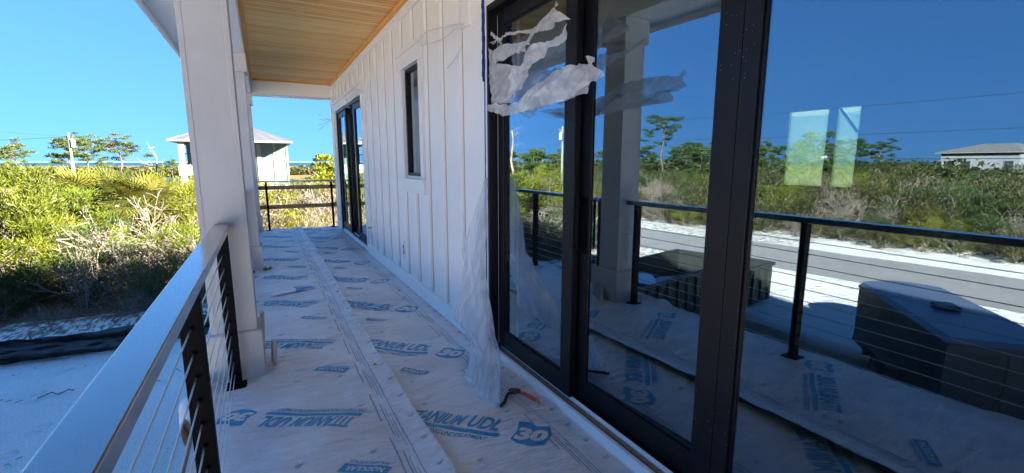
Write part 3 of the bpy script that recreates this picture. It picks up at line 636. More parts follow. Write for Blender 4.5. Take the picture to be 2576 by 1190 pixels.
# small things on the floor
def hz(x,y): return hfun(x,y,5)+.0
pl=tag(empty('pliers',(1.27,2.3,.03)),'worn pliers with one black and one red handle lying open near the door sill','pliers')
q=MB(); q.tube([(.02,.055,0),(-.03,.055,.002),(-.075,.0,.004),(-.10,-.03,.004),(-.135,-.055,0)],[.010,.010,.010,.011,.009],8); q.build('handle',M['rubber'],pl,smooth=True)
q=MB(); q.tube([(.045,.04,0),(.065,.0,.003),(.075,-.05,.003),(.085,-.10,0)],[.010,.011,.012,.010],8); M['red']=mat('red_grip',(.55,.035,.03),.45); M['orange']=mat('orange_grip',(.6,.25,.03),.5); h=q.build('handle',M['red'],pl,smooth=True); tag(h,label='red rubber handle with an orange end')
q=MB(); q.tube([(.085,-.10,0),(.09,-.125,0)],[.0105,.008],8); q.build('handle_cap',M['orange'],pl,smooth=True)
M['rust']=mat('rusty_steel',(.10,.06,.04),.6,metal=.3,noise_=(80,.3,.7),col2=(.05,.04,.035))
q=MB(); q.tube([(.0,.055,.004),(.03,.06,.005),(.055,.045,.004)],[.013,.019,.012],10); q.tube([(.02,.06,.004),(.0,.082,.004),(-.01,.092,.003)],[.014,.009,.004],8); q.tube([(.03,.06,.004),(.018,.088,.006),(.012,.098,.006)],[.013,.008,.004],8); q.build('jaws',M['rust'],pl,smooth=True)
sc=MB(); rs_=random.Random(12)
V0=[]
for i in range(13):
    for j in range(6):
        s_=i/12; t=j/5; V0.append((.42*s_,(.02+.07*(1-s_)**.6)*(t-.5)*2+.10*s_,.012+.018*abs(noise.noise(Vector((s_*6,t*4,1))))+.01))
sc.v=V0
for i in range(12):
    for j in range(5): sc.f.append((i*6+j,i*6+j+1,(i+1)*6+j+1,(i+1)*6+j)); sc.m.append(1 if i>6 else 0)
M['bluefilm']=mat('blue_tape_wad',(.02,.16,.6),.4); M['whitefilm']=mat('white_film_scrap',(.7,.72,.74),.4)
tag(sc.build('film_scrap',[M['whitefilm'],M['bluefilm']],smooth=True,loc=(-.02,5.52,.01)),'crumpled scrap of white film with bright blue tape lying on the left sheet','scrap')
for (x,y,a,lb,z0) in ((-.035,3.60,.2,'cream offcut block of trim leaning on the near column plinth, lower one',0),(-.105,3.765,.1,'cream offcut strip standing behind the near column plinth, upper one',.0)):
    q=MB(); q.box(-.012,.012,-.035,.035,0,.17 if a>.15 else .35); o=q.build('trim_offcut',M['trimraw'] if 'trimraw' in M else M['colwhite'],bevel=.002,loc=(x,y,.012)); o.rotation_euler=(0,.05,a); tag(o,lb,'offcut')
q=MB()
for i in range(5): q.box(-.04+.02*i,-.02+.02*i,-.05+.01*i,.05,0,.02+.012*math.sin(i*2))
o=q.build('rubble',M['tray'],loc=(-.06,6.95,.012)); tag(o,'small grey heap of debris at the foot of the second column','debris')
for i,(x,y) in enumerate(((.60,3.18),(.63,5.28),(1.25,5.0))):
    q=MB(); q.tube([(-.012,0,0),(.0,.006,.006),(.014,-.003,.0)],[.004,.008,.004],6); tag(q.build('leaf_litter',M['orange'],loc=(x,y,.028)),['dry orange leaf lying on the sheet seam nearest the camera','dry orange leaf on the seam farther along the deck','dry orange leaf on the right sheet near the wall'][i],'leaf','dry leaves on the deck')
# ------------------------------------------------------------------ silt fence
sf=tag(empty('silt_fence',(0,16.7,G)),'long black plastic silt fence sagging between stakes on the sand','fence')
q=MB(); nx_=260; nz_=8; Fp=[]
for i in range(nx_+1):
    x=-13.5+i*.062; yb=.05+.25*math.sin(x*.35)
    for j in range(nz_+1):
        t=j/nz_; sag=.05*abs(math.sin(x*1.05+.3))
        r_=.035*math.sin((x*.8+t*9))+.05*noise.noise(Vector((x*.9+t*1.5,t*7,1)))+.03*noise.noise(Vector((x*3-t*5,t*12,4)))
        q.v.append((x,yb+r_*3.4+.10*(1-t),(.74-sag)*t-.04))
for i in range(nx_):
    for j in range(nz_): q.f.append((i*(nz_+1)+j,(i+1)*(nz_+1)+j,(i+1)*(nz_+1)+j+1,i*(nz_+1)+j+1)); q.m.append(0)
M['siltfab']=mat('black_silt_plastic',(.014,.015,.018),.3,spec=.6,bump=(7,.5,.03))
q.build('fabric',M['siltfab'],sf,smooth=True)
for x in (-12.2,-9.2,-6.0,-3.0,0.0):
    q=MB(); q.box(x-.02,x+.02,.14,.18,-.1,.78); q.build('stake',M['timber'],sf)
for i,(x,y) in enumerate(((-6.35,17.5),(-5.3,17.3),(-2.4,17.9))):
    q=MB(); q.box(-.02,.02,-.01,.01,-.1,.42); q.mi=1; q.box(-.022,.022,-.012,.012,.3,.43); o=q.build('survey_stake',[M['timber'],M['orange']],loc=(x,y,gz(x,y))); o.rotation_euler=(.1,.05*i,.3)
    tag(o,['leftmost orange topped wooden survey stake behind the silt fence','middle orange topped wooden survey stake behind the silt fence','rightmost orange topped wooden survey stake behind the silt fence'][i],'stake','survey stakes in the sand')
# ------------------------------------------------------------------ dumpster and trailer on the drive (seen mirrored in the glass)
M['dump']=mat('dark_dumpster_paint',(.014,.018,.016),.55,noise_=(5,.35,.7),col2=(.026,.025,.02),bump=(18,.2,.01))
dp=tag(empty('dumpster',(-10.1,11.1,G),R(-8)),'dark roll off dumpster part filled with building waste on the sand drive','dumpster')
q=MB(); L_,W_,H_=3.45,1.3,1.5
q.box(-L_,L_,-W_,W_,.18,.24); q.box(-L_,L_,-W_,-W_+.06,.24,H_); q.box(-L_,L_,W_-.06,W_,.24,H_); q.box(-L_,-L_+.06,-W_+.06,W_-.06,.24,H_); q.box(L_-.06,L_,-W_+.06,W_-.06,.24,H_)
q.build('body',M['dump'],dp,bevel=.01)
q=MB()
for s in (-1,1): q.box(-L_-.05,L_+.05,s*(W_+.02)-.07,s*(W_+.02)+.07,H_+.001,H_+.11)
for s in (-1,1): q.box(s*(L_+.02)-.07,s*(L_+.02)+.07,-W_+.09,W_-.09,H_+.003,H_+.108)
q.build('rim',M['dump'],dp,bevel=.01)
for s in (-1,1):
    q=MB()
    for i in range(12):
        x=-L_+.25+i*.6; q.box(x,x+.09,s*W_+(0 if s>0 else -.07),s*W_+(.07 if s>0 else 0),.2,H_-.001)
    q.build('rib',M['dump'],dp)
for x in (-2.6,2.6):
    for s in (-1,1): q=MB(); q.tube([(x,s*.8-.08,.1),(x,s*.8+.08,.1)],.1,12); q.build('roller',M['rust'],dp)
M['green']=mat('green_sticker',(.12,.5,.04),.5); q=MB(); q.box(-L_-.006,-L_-.001,.75,1.1,H_-.4,H_-.1); q.build('sticker',M['green'],dp)
rr=random.Random(21)
wh=MB(); wh.box(-.5,.5,-.38,.38,-.012,.012)
o=wh.build('white_board',M['trim'],loc=(-9.4,11.3,G+1.18)); o.rotation_euler=(.35,-.22,.4); tag(o,'white panel lying slanted on top of the dumpster waste','board')
for i,(x,y,rz) in enumerate(((-10.5,11.2,.3),(-10.8,10.8,-.5),(-8.6,11.5,1.1),(-9.9,11.8,.1),(-8.2,11.0,.7))):
    wh=MB(); 
    for k in range(4): wh.box(-.6+.1*k,.55,-.04+.09*k,.03+.09*k,-.012+.03*k,.012+.03*k)
    o=wh.build('waste_board',[M['trim'],M['timber'],M['dump']][i%3],loc=(x,y,G+.98)); o.rotation_euler=(rr.uniform(-.3,.3),rr.uniform(-.3,.3),rz); tag(o,'loose stack of scrap boards lying inside the dumpster','scrap boards','scrap boards in the dumpster')
hp=MB(); bm=bmesh.new(); n=len(hp.v)
for i in range(25):
    for j in range(11):
        hp.v.append((-3.36+i*.28,-1.2+j*.24,.55+.3*noise.noise(Vector((i*.45,j*.5,3)))+.15*noise.noise(Vector((i*1.3,j*1.2,5)))))
for i in range(24):
    for j in range(10): hp.f.append((i*11+j,(i+1)*11+j,(i+1)*11+j+1,i*11+j+1)); hp.m.append(0)
M['waste']=mat('mixed_waste',(.09,.07,.055),.9,noise_=(3,.4,.6),col2=(.03,.03,.03)); o=hp.build('building_waste',M['waste'],loc=(-10.1,11.1,G)); o.rotation_euler=(0,0,R(-8)); tag(o,'heap of mixed building waste filling the dumpster','waste',kind='stuff')
M['trailer']=mat('dark_trailer_skin',(.010,.014,.016),.4,noise_=(2,.3,.7),col2=(.016,.02,.021),bump=(3,.2,.03)); M['troof']=mat('trailer_roof',(.07,.09,.14),.35,noise_=(1.5,.3,.7),col2=(.10,.12,.17)); M['ttrim']=mat('trailer_trim',(.05,.055,.06),.4,metal=.4)
tl=tag(empty('cargo_trailer',(-10.18,4.1,G),R(137.7)),'dark enclosed cargo trailer with dark blue flat roof and rounded nose on the sand drive','trailer')
hw,hl=.93,2.2
prof=[(-hl,-hw),(hl,-hw)]+[(hl+.45*math.sin(math.pi*(i/8)),-hw+2*hw*i/8) for i in range(1,8)]+[(hl,hw),(-hl,hw)]
q=MB(); q.prism(prof,.42,2.0); q.build('body',M['trailer'],tl,bevel=.03)
q=MB(); pr2=[(x*1.0,y*.97) for x,y in prof]
n=len(pr2); z0,z1=2.0,2.1
q.v+=[(x,y,z0) for x,y in prof]+[(x*.985,y*.92,z1) for x,y in prof]; q.f.append(tuple(n+i for i in range(n)))
for i in range(n): q.f.append((i,(i+1)%n,n+(i+1)%n,n+i))
q.m+=[0]*(n+1); q.build('roof_panel',M['troof'],tl,bevel=.02)
q=MB(); 
for s in (-1,1): q.box(-hl,hl,s*(hw+.004)-.012,s*(hw+.004)+.012,1.93,2.0); q.box(-hl,hl,s*(hw+.004)-.012,s*(hw+.004)+.012,.42,.5)
q.box(-hl-.02,-hl-.001,-hw,hw,1.88,1.98); 
for s in (-1,1): q.box(-hl-.02,-hl-.001,s*(hw-.04)-.04,s*(hw-.04)+.04,.42,1.879)
q.build('corner_trim',M['ttrim'],tl)
for s in (-1,1):
    q=MB()
    for i in range(8): x=-1.9+i*.5; q.box(x-.006,x+.006,s*(hw+.001)-.003,s*(hw+.001)+.003,.51,1.92)
    q.build('panel_seam',M['ttrim'],tl)
q=MB(); q.box(-hl-.035,-hl-.02,-.05,.05,.9,1.1); q.build('latch',M['ttrim'],tl)
q=MB(); q.box(-.22,.22,-.2,.2,2.1,2.2); q.build('roof_vent',M['ttrim'],tl,bevel=.03)
for s in (-1,1):
    q=MB(); q.box(-.75,.75,s*(hw+.1)-.14,s*(hw+.1)+.14,.78,.82); q.box(-.8,-.76,s*(hw+.1)-.14,s*(hw+.1)+.14,.5,.81); q.box(.76,.8,s*(hw+.1)-.14,s*(hw+.1)+.14,.5,.81); q.build('fender',M['ttrim'],tl,bevel=.01)
    for x in (-.38,.38):
        q=MB(); q.tube([(x,s*(hw+.02)-.09,.33),(x,s*(hw+.02)+.09,.33)],.33,24); w=q.build('wheel',M['rubber'],tl,bevel=.02)
        q=MB(); q.tube([(x,s*(hw+.02)-.1,.33),(x,s*(hw+.02)+.1,.33)],.18,16); q.build('rim',M['ttrim'],w)
q=MB(); q.tube([(hl+.3,-.5,.45),(hl+1.4,0,.42)],.04,8); q.tube([(hl+.3,.5,.45),(hl+1.4,0,.42)],.04,8); q.tube([(hl+1.3,0,.42),(hl+1.6,0,.42)],.05,8); q.tube([(hl+1.2,0,0),(hl+1.2,0,.8)],.03,8); q.build('hitch',M['rust'],tl)
q=MB(); q.box(-hl-.019,-hl-.005,-.01,.01,.45,1.87); q.build('door_seam',M['rubber'],tl)
# ------------------------------------------------------------------ neighbouring houses
M['mint']=mat('mint_siding',(.085,.14,.11),.6,bump=(2,.1,.02)); M['cream']=mat('cream_trim',(.22,.205,.185),.6); M['nroof']=mat('pale_metal_roof',(.08,.085,.09),.4,metal=.2); M['greywall']=mat('grey_siding',(.20,.21,.22),.7,noise_=(.7,.3,.7),col2=(.25,.25,.26)); M['shingle']=mat('grey_shingles',(.11,.105,.10),.9,noise_=(2,.3,.7),col2=(.14,.135,.13)); M['beigewall']=mat('beige_wall',(.32,.27,.21),.7); M['winglass']=mat('dark_window_glass',(.03,.04,.05),.12,spec=.8)
nh=tag(empty('mint_house',(-1.6,45,G)),'mint green elevated house with white trim and metal hip roof beyond the scrub','house')
def P(x): return x+1.6
q=MB(); q.box(P(-5.0),P(2.0),.02,11,3.4,6.9); q.box(P(.1),P(2.0),-.0,.02,3.4,6.9)
for z in np.arange(3.6,6.9,.16): q.box(P(-4.99),P(1.99),-.012,.019,z,z+.012)
q.build('wall',M['mint'],nh)
q=MB()
for a,w in ((1.88,.14),(.88,.16),(-.36,.3),(-1.9,.16)): q.box(P(a),P(a+w),-.06,-.013,3.4,6.9)
q.box(P(-5.0),P(2.02),-.055,-.014,3.2,3.38); q.box(P(-5.7),P(2.05),-1.6,11,3.0,3.2); q.build('trim',M['cream'],nh)
q=MB(); q.box(P(-5.6),P(-5.22),-1.55,-1.2,3.2,6.95); q.build('porch_post',M['cream'],nh); q=MB(); q.box(P(-5.62),P(-5.2),3.0,3.35,3.2,6.95); q.build('porch_post',M['cream'],nh)
q=MB(); q.box(P(-5.7),P(-3.4),-1.62,-1.5,4.35,5.15); q.build('porch_skirt',M['cream'],nh)
q=MB(); 
for i in range(16): q.box(P(-5.2+i*.12),P(-5.18+i*.12),-1.52,-1.49,5.2,6.0)
q.box(P(-5.25),P(-3.3),-1.54,-1.47,6.0,6.06); q.build('porch_rail',M['blackpost'],nh)
for x in (-5.3,-2.0,1.7):
    q=MB(); q.box(P(x)-.18,P(x)+.18,-.3,.06,-.2,3.0); q.build('pile',M['cream'],nh)
def hip(parent,x0,x1,y0,y1,z,h,inset,m,eave=.16,m2=None):
    q=MB(); q.box(x0,x1,y0,y1,z-eave,z); q.build('fascia',m2 or M['cream'],parent)
    q=MB(); a=[(x0-.03,y0-.03,z+.001),(x1+.03,y0-.03,z+.001),(x1+.03,y1+.03,z+.001),(x0-.03,y1+.03,z+.001)]
    w,l=x1-x0,y1-y0
    if w>l: b_=[(x0+inset,(y0+y1)/2,z+h),(x1-inset,(y0+y1)/2,z+h)]; q.face([a[0],a[1],b_[1],b_[0]]); q.face([a[1],a[2],b_[1]]); q.face([a[2],a[3],b_[0],b_[1]]); q.face([a[3],a[0],b_[0]])
    else: b_=[((x0+x1)/2,y0+inset,z+h),((x0+x1)/2,y1-inset,z+h)]; q.face([a[0],a[1],b_[0]]); q.face([a[1],a[2],b_[1],b_[0]]); q.face([a[2],a[3],b_[1]]); q.face([a[3],a[0],b_[0],b_[1]])
    q.face(a[::-1])
    return q.build('roof',m,parent)
hip(nh,P(-6.2),P(2.35),-1.9,12,7.1,1.75,4.3,M['nroof'])
q=MB(); 
for i in range(9): 
    x=P(-6.0+i*.95); q.tube([(x,-1.9,7.11+.0),(P(-1.9)+(x-P(-1.9))*.25,1.4,7.11+1.3)],.02,4)
q.build('roof_seam',M['cream'],nh)
def fhouse(name,label,loc,rz,w,d,h,base,wm,rm,wins,rh=1.6,piles=True):
    e=tag(empty(name,loc,rz),label,'house'); q=MB(); q.box(-w/2,w/2,-d/2,d/2,base,base+h); q.build('wall',wm,e)
    hip(e,-w/2-.5,w/2+.5,-d/2-.5,d/2+.5,base+h+.15,rh,d/2*.9,rm)
    for x,z,ww_,hh_ in wins:
        f=MB(); f.box(x-ww_/2-.1,x+ww_/2+.1,-d/2-.06,-d/2-.002,base+z-.1,base+z+hh_+.1); fo=f.build('window',M['cream'],e)
        f=MB(); f.box(x-ww_/2,x+ww_/2,-d/2-.075,-d/2-.062,base+z,base+z+hh_); f.build('pane',M['winglass'],fo)
    for i in range(5):
        q=MB(); x=-w/2+.3+i*(w-.6)/4; q.box(x-.15,x+.15,-d/2+.1,-d/2+.4,-.3,base); q.build('pile',M['cream'],e)
    return e
aw=lambda dx,dy: math.atan2(dy,dx)
e=fhouse('grey_house','long pale grey house with grey hip roof above the scrub, mirrored in the right pane',(-86.2,24.6,G),R(106),9.0,7,3.6,3.0,M['greywall'],M['shingle'],[(-3.5,1,.9,1.5),(1.2,1,.9,1.5),(3.2,1,.9,1.5),(4.6,1,.6,1.5)],1.15)
e=fhouse('tall_grey_house','taller grey house with roof terrace behind the pale grey house, mirrored in the right pane',(-117.5,23.5,G),R(101),12,9,5.0,2.6,M['greywall'],M['shingle'],[(-4,2.6,1.4,1.3),(-1,2.6,1.4,1.3),(3,2.6,1.4,1.3)],1.4)
q=MB(); q.box(-3,3,-3,3,8.4,9.6); q.build('upper_storey',M['greywall'],e); hip(e,-4,4,-4,4,9.8,.7,3,M['shingle'])
fhouse('beige_house','small beige house with grey roof half hidden by pines, mirrored in the middle pane',(-97.2,82.7,G),R(130),7.5,6,2.3,2.0,M['beigewall'],M['shingle'],[(-1.5,.8,.8,1),(1.5,.8,.8,1)],1.3)
fhouse('distant_white_house','tiny white house glimpsed among distant pines, mirrored beside the interior window',(-133,75,G),R(120),6,5,2.0,5.4,M['cream'],M['shingle'],[(-1.6,.5,.8,1),(0,.5,.8,1),(1.6,.5,.8,1)],.9)
# ------------------------------------------------------------------ utility poles and lines
M['pole']=mat('weathered_pole',(.15,.135,.12),.9,noise_=(4,.3,.7),col2=(.2,.185,.17)); M['xf']=mat('transformer_grey',(.25,.26,.27),.5)
def pole(label,x,y,top,xf=True,rz=0,arm=True):
    e=tag(empty('utility_pole',(x,y,G),rz),label,'utility pole','utility poles'); q=MB(); q.tube([(0,0,-.3),(0,0,top-G)],[.17,.11],10); q.build('shaft',M['pole'],e)
    q=MB(); q.box(-.5 if arm else -.08,.5 if arm else .08,-.05,.05,top-G-.55,top-G-.45); 
    for k in ((-.45,0,.45) if arm else (0,)): q.tube([(k,0,top-G-.45),(k,0,top-G-.28)],.04,6)
    q.build('crossarm',M['pole'],e)
    if xf: q=MB(); q.tube([(.34,-.1,top-G-1.7),(.34,-.1,top-G-.8)],.24,12); q.tube([(.34,-.1,top-G-.8),(.34,-.1,top-G-.6)],.05,6); q.build('transformer',M['xf'],e)
    return e
pole('grey utility pole with a transformer standing behind the scrub, mirrored in the left pane',-30.96,49.47,5.95)
pole('bare grey utility pole among the flat topped pines left of the column',-20.35,75,4.95,True,arm=False)
pole('distant utility pole above the trees, mirrored in the left pane',-76.8,127,6.2,False)
pole('utility pole farther down the road outside the mirrored view',-34.2,-32,5.8,True)
wl_=MB()
def cat(a,b,sag,r):
    a=Vector(a);b=Vector(b); return wl_.tube([a.lerp(b,i/24)-Vector((0,0,sag*4*(i/24)*(1-i/24))) for i in range(25)],r,4,False)
for (h0,h1,s,r) in ((5.5,5.4,.35,.012),(3.95,4.0,.7,.014),(2.6,2.5,.9,.022)): cat((-30.96,49.47,h0),(-34.2,-32,h1),s,r)
cat((-30.96,49.47,5.5),(-20.35,75,4.5),.3,.012); cat((-20.35,75,4.5),(-76.8,127,5.8),.9,.02); cat((-20.35,75,4.2),(10,140,4.5),.9,.012)
tag(wl_.build('power_lines',M['rubber']),'thin black power lines strung between the utility poles','power lines')
# ------------------------------------------------------------------ vegetation
def rv(r): 
    while True:
        v=Vector((r.uniform(-1,1),r.uniform(-1,1),r.uniform(-1,1)))
        if .05<v.length<1: return v.normalized()
def branch(mb,r,p,d,L,rad,depth,tips,k=4,kink=.35,split=3,up=.15,minr=.004,segs=4):
    pts=[p.copy()]; rr_=[rad]; q=p.copy(); dd=d.copy()
    for i in range(segs):
        dd=(dd+rv(r)*kink*.6+Vector((0,0,up*.3))).normalized(); q=q+dd*(L/segs); pts.append(q.copy()); rr_.append(max(minr,rad*(1-.55*(i+1)/segs)))
    mb.tube(pts,rr_,k,False)
    if depth<=0: tips.append((q,dd)); return
    for s in range(split):
        i=r.randint(1,segs); b=pts[i]; nd=(dd+rv(r)*(.9+.3*r.random())+Vector((0,0,up))).normalized()
        branch(mb,r,b,nd,L*r.uniform(.55,.8),max(minr,rad*.55),depth-1,tips,k if depth>1 else 3,kink,split,up,minr,max(2,segs-1))
    branch(mb,r,q,dd,L*.6,max(minr,rad*.45),depth-1,tips,3,kink,split,up,minr,max(2,segs-1))
def tuft(mb,r,c,d,rad,n,sz,thin=.35,flat=1.0):
    for _ in range(n):
        v=rv(r); v.z*=flat; p=c+v*rad*r.random()**.5; a=(v*.8+d*.5+rv(r)*.6+Vector((0,0,.25))).normalized(); s=a.cross(rv(r))
        if s.length<.1: continue
        s.normalize(); l=sz*r.uniform(.6,1.35); w=l*thin
        mb.face([p-s*w*.5,p+a*l*.55-s*w*.45,p+a*l,p+a*l*.5+s*w*.5])
protos={}
def make_shrub(key,seed,Rr,H,leaf,n_t,sz,thin,trad,dep=2,bare=False,flat=.7,stems=7,wood=None):
    r=random.Random(seed); tw=MB(); tips=[]
    for i in range(stems):
        a=r.uniform(0,6.28); t=r.uniform(.25,1.1); d=Vector((math.cos(a)*t*Rr/H,math.sin(a)*t*Rr/H,.9)).normalized()
        branch(tw,r,Vector((r.uniform(-.2,.2),r.uniform(-.2,.2),-.1)),d,H*r.uniform(.38,.55),.045*H/3,dep,tips,4,.55,3,.12,.006)
    mw=tw.mesh(key+'_stems',wood or M['twig'])
    lf=MB()
    if not bare:
        for (q,d) in tips:
            if r.random()<.9: tuft(lf,r,q,d,trad*r.uniform(.7,1.3),n_t,sz,thin,flat)
    ml=lf.mesh(key+'_leaves',leaf) if lf.f else None
    protos[key]=(mw,ml,len(tw.f),len(lf.f))
for i in range(3): make_shrub('yellow%d'%i,40+i,1.7,2.6,M['leaf_yellow'],85,.085,.22,.27,2,stems=8)
for i in range(2): make_shrub('olive%d'%i,60+i,1.6,2.4,M['leaf_olive'],60,.075,.4,.28,2,stems=7)
for i in range(2): make_shrub('dark%d'%i,70+i,1.8,2.5,M['leaf_dark'],75,.11,.16,.32,2,stems=7,flat=.5)
for i in range(3): make_shrub('brown%d'%i,80+i,1.7,2.5,M['leaf_brown'],40,.12,.42,.32,2,stems=7,flat=.6)
for i in range(3): make_shrub('bare%d'%i,90+i,1.7,2.3,None,0,0,0,0,3,True,stems=6)
NAMES={'yellow':('scrub_bush','foliage'),'olive':('scrub_bush','foliage'),'dark':('pine_scrub','foliage'),'brown':('scrub_bush','foliage'),'bare':('leafless_shrub','twigs')}
def place(key,x,y,s,rz,label,grp,cat_='bush',z=None,sz_=1,tilt=(0,0)):
    mw,ml,_,_=protos[key]; base=key.rstrip('0123456789')
    if ml is None:
        o=bpy.data.objects.new('leafless_shrub',mw); C.objects.link(o)
        par=o
    else:
        par=bpy.data.objects.new(NAMES[base][0],None); C.objects.link(par)
        a=bpy.data.objects.new('stems',mw); a.parent=par; C.objects.link(a); b_=bpy.data.objects.new('foliage',ml); b_.parent=par; C.objects.link(b_)
    par.location=(x,y,(gz(x,y) if z is None else z)-.05); par.rotation_euler=(tilt[0],tilt[1],rz); par.scale=(s,s,s*sz_)
    tag(par,label,cat_,grp); return par
rg=random.Random(77); 
LB={'yellow':('bright yellow green scrub bush in the thicket beyond the silt fence','yellow green bushes beyond the silt fence'),
'olive':('dull olive scrub bush in the thicket beyond the silt fence','olive bushes beyond the silt fence'),
'dark':('dark green low pine in the thicket beyond the silt fence','low dark pines beyond the silt fence'),
'bare':('bleached leafless shrub in the thicket beyond the silt fence','leafless shrubs beyond the silt fence')}
cnt=0
yy_=21.3; row=0
while yy_<62:
    az0,az1=R(-37),R(10)
    step=1.7+ (yy_-21)*.035
    x=yy_*math.tan(az0)
    x=max(x,-17.5 if yy_<60 else -99)
    x+=rg.random()*step
    while x<yy_*math.tan(az1)+1:
        xx=x+rg.uniform(-.5,.5); y=yy_+rg.uniform(-.6,.6)+ (0.5*math.sin(xx*.7))
        # patches
        pn=noise.noise(Vector((xx*.22,y*.22,4)))
        if row==0: kind=rg.choice(['dark','bare','bare','bare','olive'])
        elif row==1: kind=rg.choice(['dark','dark','bare','olive','yellow'])
        elif pn>.0: kind=rg.choice(['yellow','yellow','bare','yellow','dark'] if pn>.15 else ['yellow','olive','yellow','bare'])
        else: kind=rg.choice(['bare','olive','bare','yellow','bare'])
        key=kind+str(rg.randrange({'yellow':3,'olive':2,'dark':2,'bare':3}[kind]))
        s=rg.uniform(.68,1.22)*(.85 if row==0 else (1.15 if row==1 else (1.4 if row==2 else 1.65))); 
        if yy_>35: s*=.85
        place(key,xx,y,s,rg.uniform(0,6.28),*LB[kind],tilt=(rg.uniform(-.12,.12),rg.uniform(-.12,.12))); cnt+=1
        x+=step*rg.uniform(.85,1.15)
    yy_+=1.55+(row*.12); row+=1
print('near bushes',cnt)
LB2={'brown':('olive brown scrub bush across the road, mirrored in the glass','olive brown bushes across the road'),
'dark':('dark green low pine across the road, mirrored in the glass','low dark pines across the road'),
'yellow':('yellow green scrub bush across the road, mirrored in the glass','yellow green bushes across the road'),
'bare':('bleached leafless shrub across the road, mirrored in the glass','leafless shrubs across the road')}
c2=0; dx=0; row=0
while dx<42:
    step=1.7+dx*.05; y=-6-dx*.25
    while y<62:
        xx=-33.2+.11*y-dx+rg.uniform(-.6,.6); y2=y+rg.uniform(-.6,.6)
        az=math.degrees(math.atan2(-(xx),y2))
        if 22<az<81:
            pn=noise.noise(Vector((xx*.15,y2*.15,9)))
            if y2<12 and row<2 and -1<y2<6: y+=step; continue
            kind=rg.choice(['brown','brown','brown','yellow','bare','dark']) if pn>0 else rg.choice(['bare','bare','brown','bare','dark'])
            if row==0: kind=rg.choice(['brown','bare','brown','yellow'])
            key=kind+str(rg.randrange({'yellow':3,'brown':3,'dark':2,'bare':3}[kind]))
            s=rg.uniform(.8,1.1)*(.8 if row==0 else (1.2 if row==1 else 1.55+.008*dx))
            place(key,xx,y2,s,rg.uniform(0,6.28),*LB2[kind]); c2+=1
        y+=step*rg.uniform(.85,1.15)
    dx+=1.9+row*.16; row+=1
print('road bushes',c2)
# far scrub as one mass each
def merge_far(name,spots,leaf,seed,n=260,sz=.5):
    r=random.Random(seed); mb=MB()
    for (x,y,s,h) in spots:
        for i in range(n):
            v=rv(r); v.z=abs(v.z); p=Vector((x+v.x*s,y+v.y*s,G+h*(.25+.75*v.z)*r.uniform(.6,1))); a=rv(r); a.z=abs(a.z)*.4; b_=a.cross(rv(r)); 
            if b_.length<.1: continue
            b_.normalize(); l=sz*r.uniform(.6,1.4); mb.face([p-b_*l*.4,p+a*l*.6-b_*l*.2,p+a*l,p+a*l*.4+b_*l*.4])
    return mb.build(name,leaf)
sp=[]
r=random.Random(5)
for i in range(170):
    y=r.uniform(60,112); az=R(r.uniform(-24,10)); 
    if -8<math.degrees(az)<0 and y>75 : pass
    sp.append((y*math.tan(az),y,r.uniform(2,3.4),r.uniform(1.6,2.9)))
tag(merge_far('distant_scrub',sp,M['leaf_olive'],6,230,.55),'distant olive scrub spread behind the near thicket','scrub',kind='stuff')
sp=[]
for i in range(300):
    y=r.uniform(218,420) if i%3 else r.uniform(216,230); az=R(r.uniform(-24,10)); sp.append((y*math.tan(az),y,r.uniform(5,9),r.uniform(1.6,3.6)))
tag(merge_far('marsh_scrub',sp,M['leaf_olive'],7,110,1.5),'low grey green scrub along the marsh edge before the bay','scrub',kind='stuff')
sp=[]
for i in range(360):
    d=r.uniform(62,190); az=R(r.uniform(-80,-24)); x,y=d*math.sin(az),d*math.cos(az)
    if x>-32-14: continue
    sp.append((x,y,r.uniform(2.5,4.5),r.uniform(4.2,6.0)+ (d-60)*.006))
tag(merge_far('woodland_mass',sp,M['leaf_brown'],8,300,.6),'dense woodland mass across the road, mirrored in the glass','woodland',kind='stuff')
# pines with flat crowns
def pine(label,x,y,h,spread,seed,crown=4,lean=(0,0),grp=None,leaf=None,base=G,dead=False,name='pine_tree',clump=1.0,low=.55,thin=.45,lsz=.24):
    r=random.Random(seed); e=tag(empty(name,(x,y,base)),label,'pine tree' if not dead else 'dead tree',grp)
    t=MB(); tr_=MB(); tips=[]; pts=[];rad=[]; k=9; q=Vector((0,0,-.3)); 
    for i in range(k+1):
        f=i/k; pts.append(Vector((lean[0]*f*f+.12*math.sin(i*1.9+seed),lean[1]*f*f+.1*math.sin(i*1.3+seed*2),-.3+(h*.9+.3)*f))); rad.append((.02*h)*(1-.75*f)+.015)
    t.tube(pts,rad,8)
    lf=MB(); nb=crown*4
    for b in range(nb):
        f=low+(1-low)*(b/(nb-1)); i=min(k,int(f*k)); p=pts[i].lerp(pts[min(i+1,k)],f*k-i if i<k else 0)
        a=b*2.4+r.uniform(-.5,.5); L=spread*(1.15-.55*abs(f-.72)*2)*r.uniform(.55,1.05); d=Vector((math.cos(a),math.sin(a),.25+.5*(f-low))).normalized()
        tp=[]; branch(t,r,p,d,L*.62,.006*h*(1.2-f),1,tp,4,.45,2,.12,.008 if not dead else .014,3); tips+=tp
    t.build('trunk',M['pine_bark'] if not dead else M['deadwood'],e,smooth=True)
    if not dead:
        for q,d in tips:
            for _ in range(2):
                c=q+Vector((r.uniform(-.3,.3),r.uniform(-.3,.3),r.uniform(-.05,.2)))*clump; tuft(lf,r,c,Vector((0,0,1)),.5*clump,44,lsz*clump,thin,.35)
        lf.build('crown',leaf or M['leaf_pine'],e)
    return e
pine('tall flat topped pine just right of the utility pole',-20.2,80,8.6,2.9,1,5,leaf=M['leaf_pine'],low=.76,clump=.8)
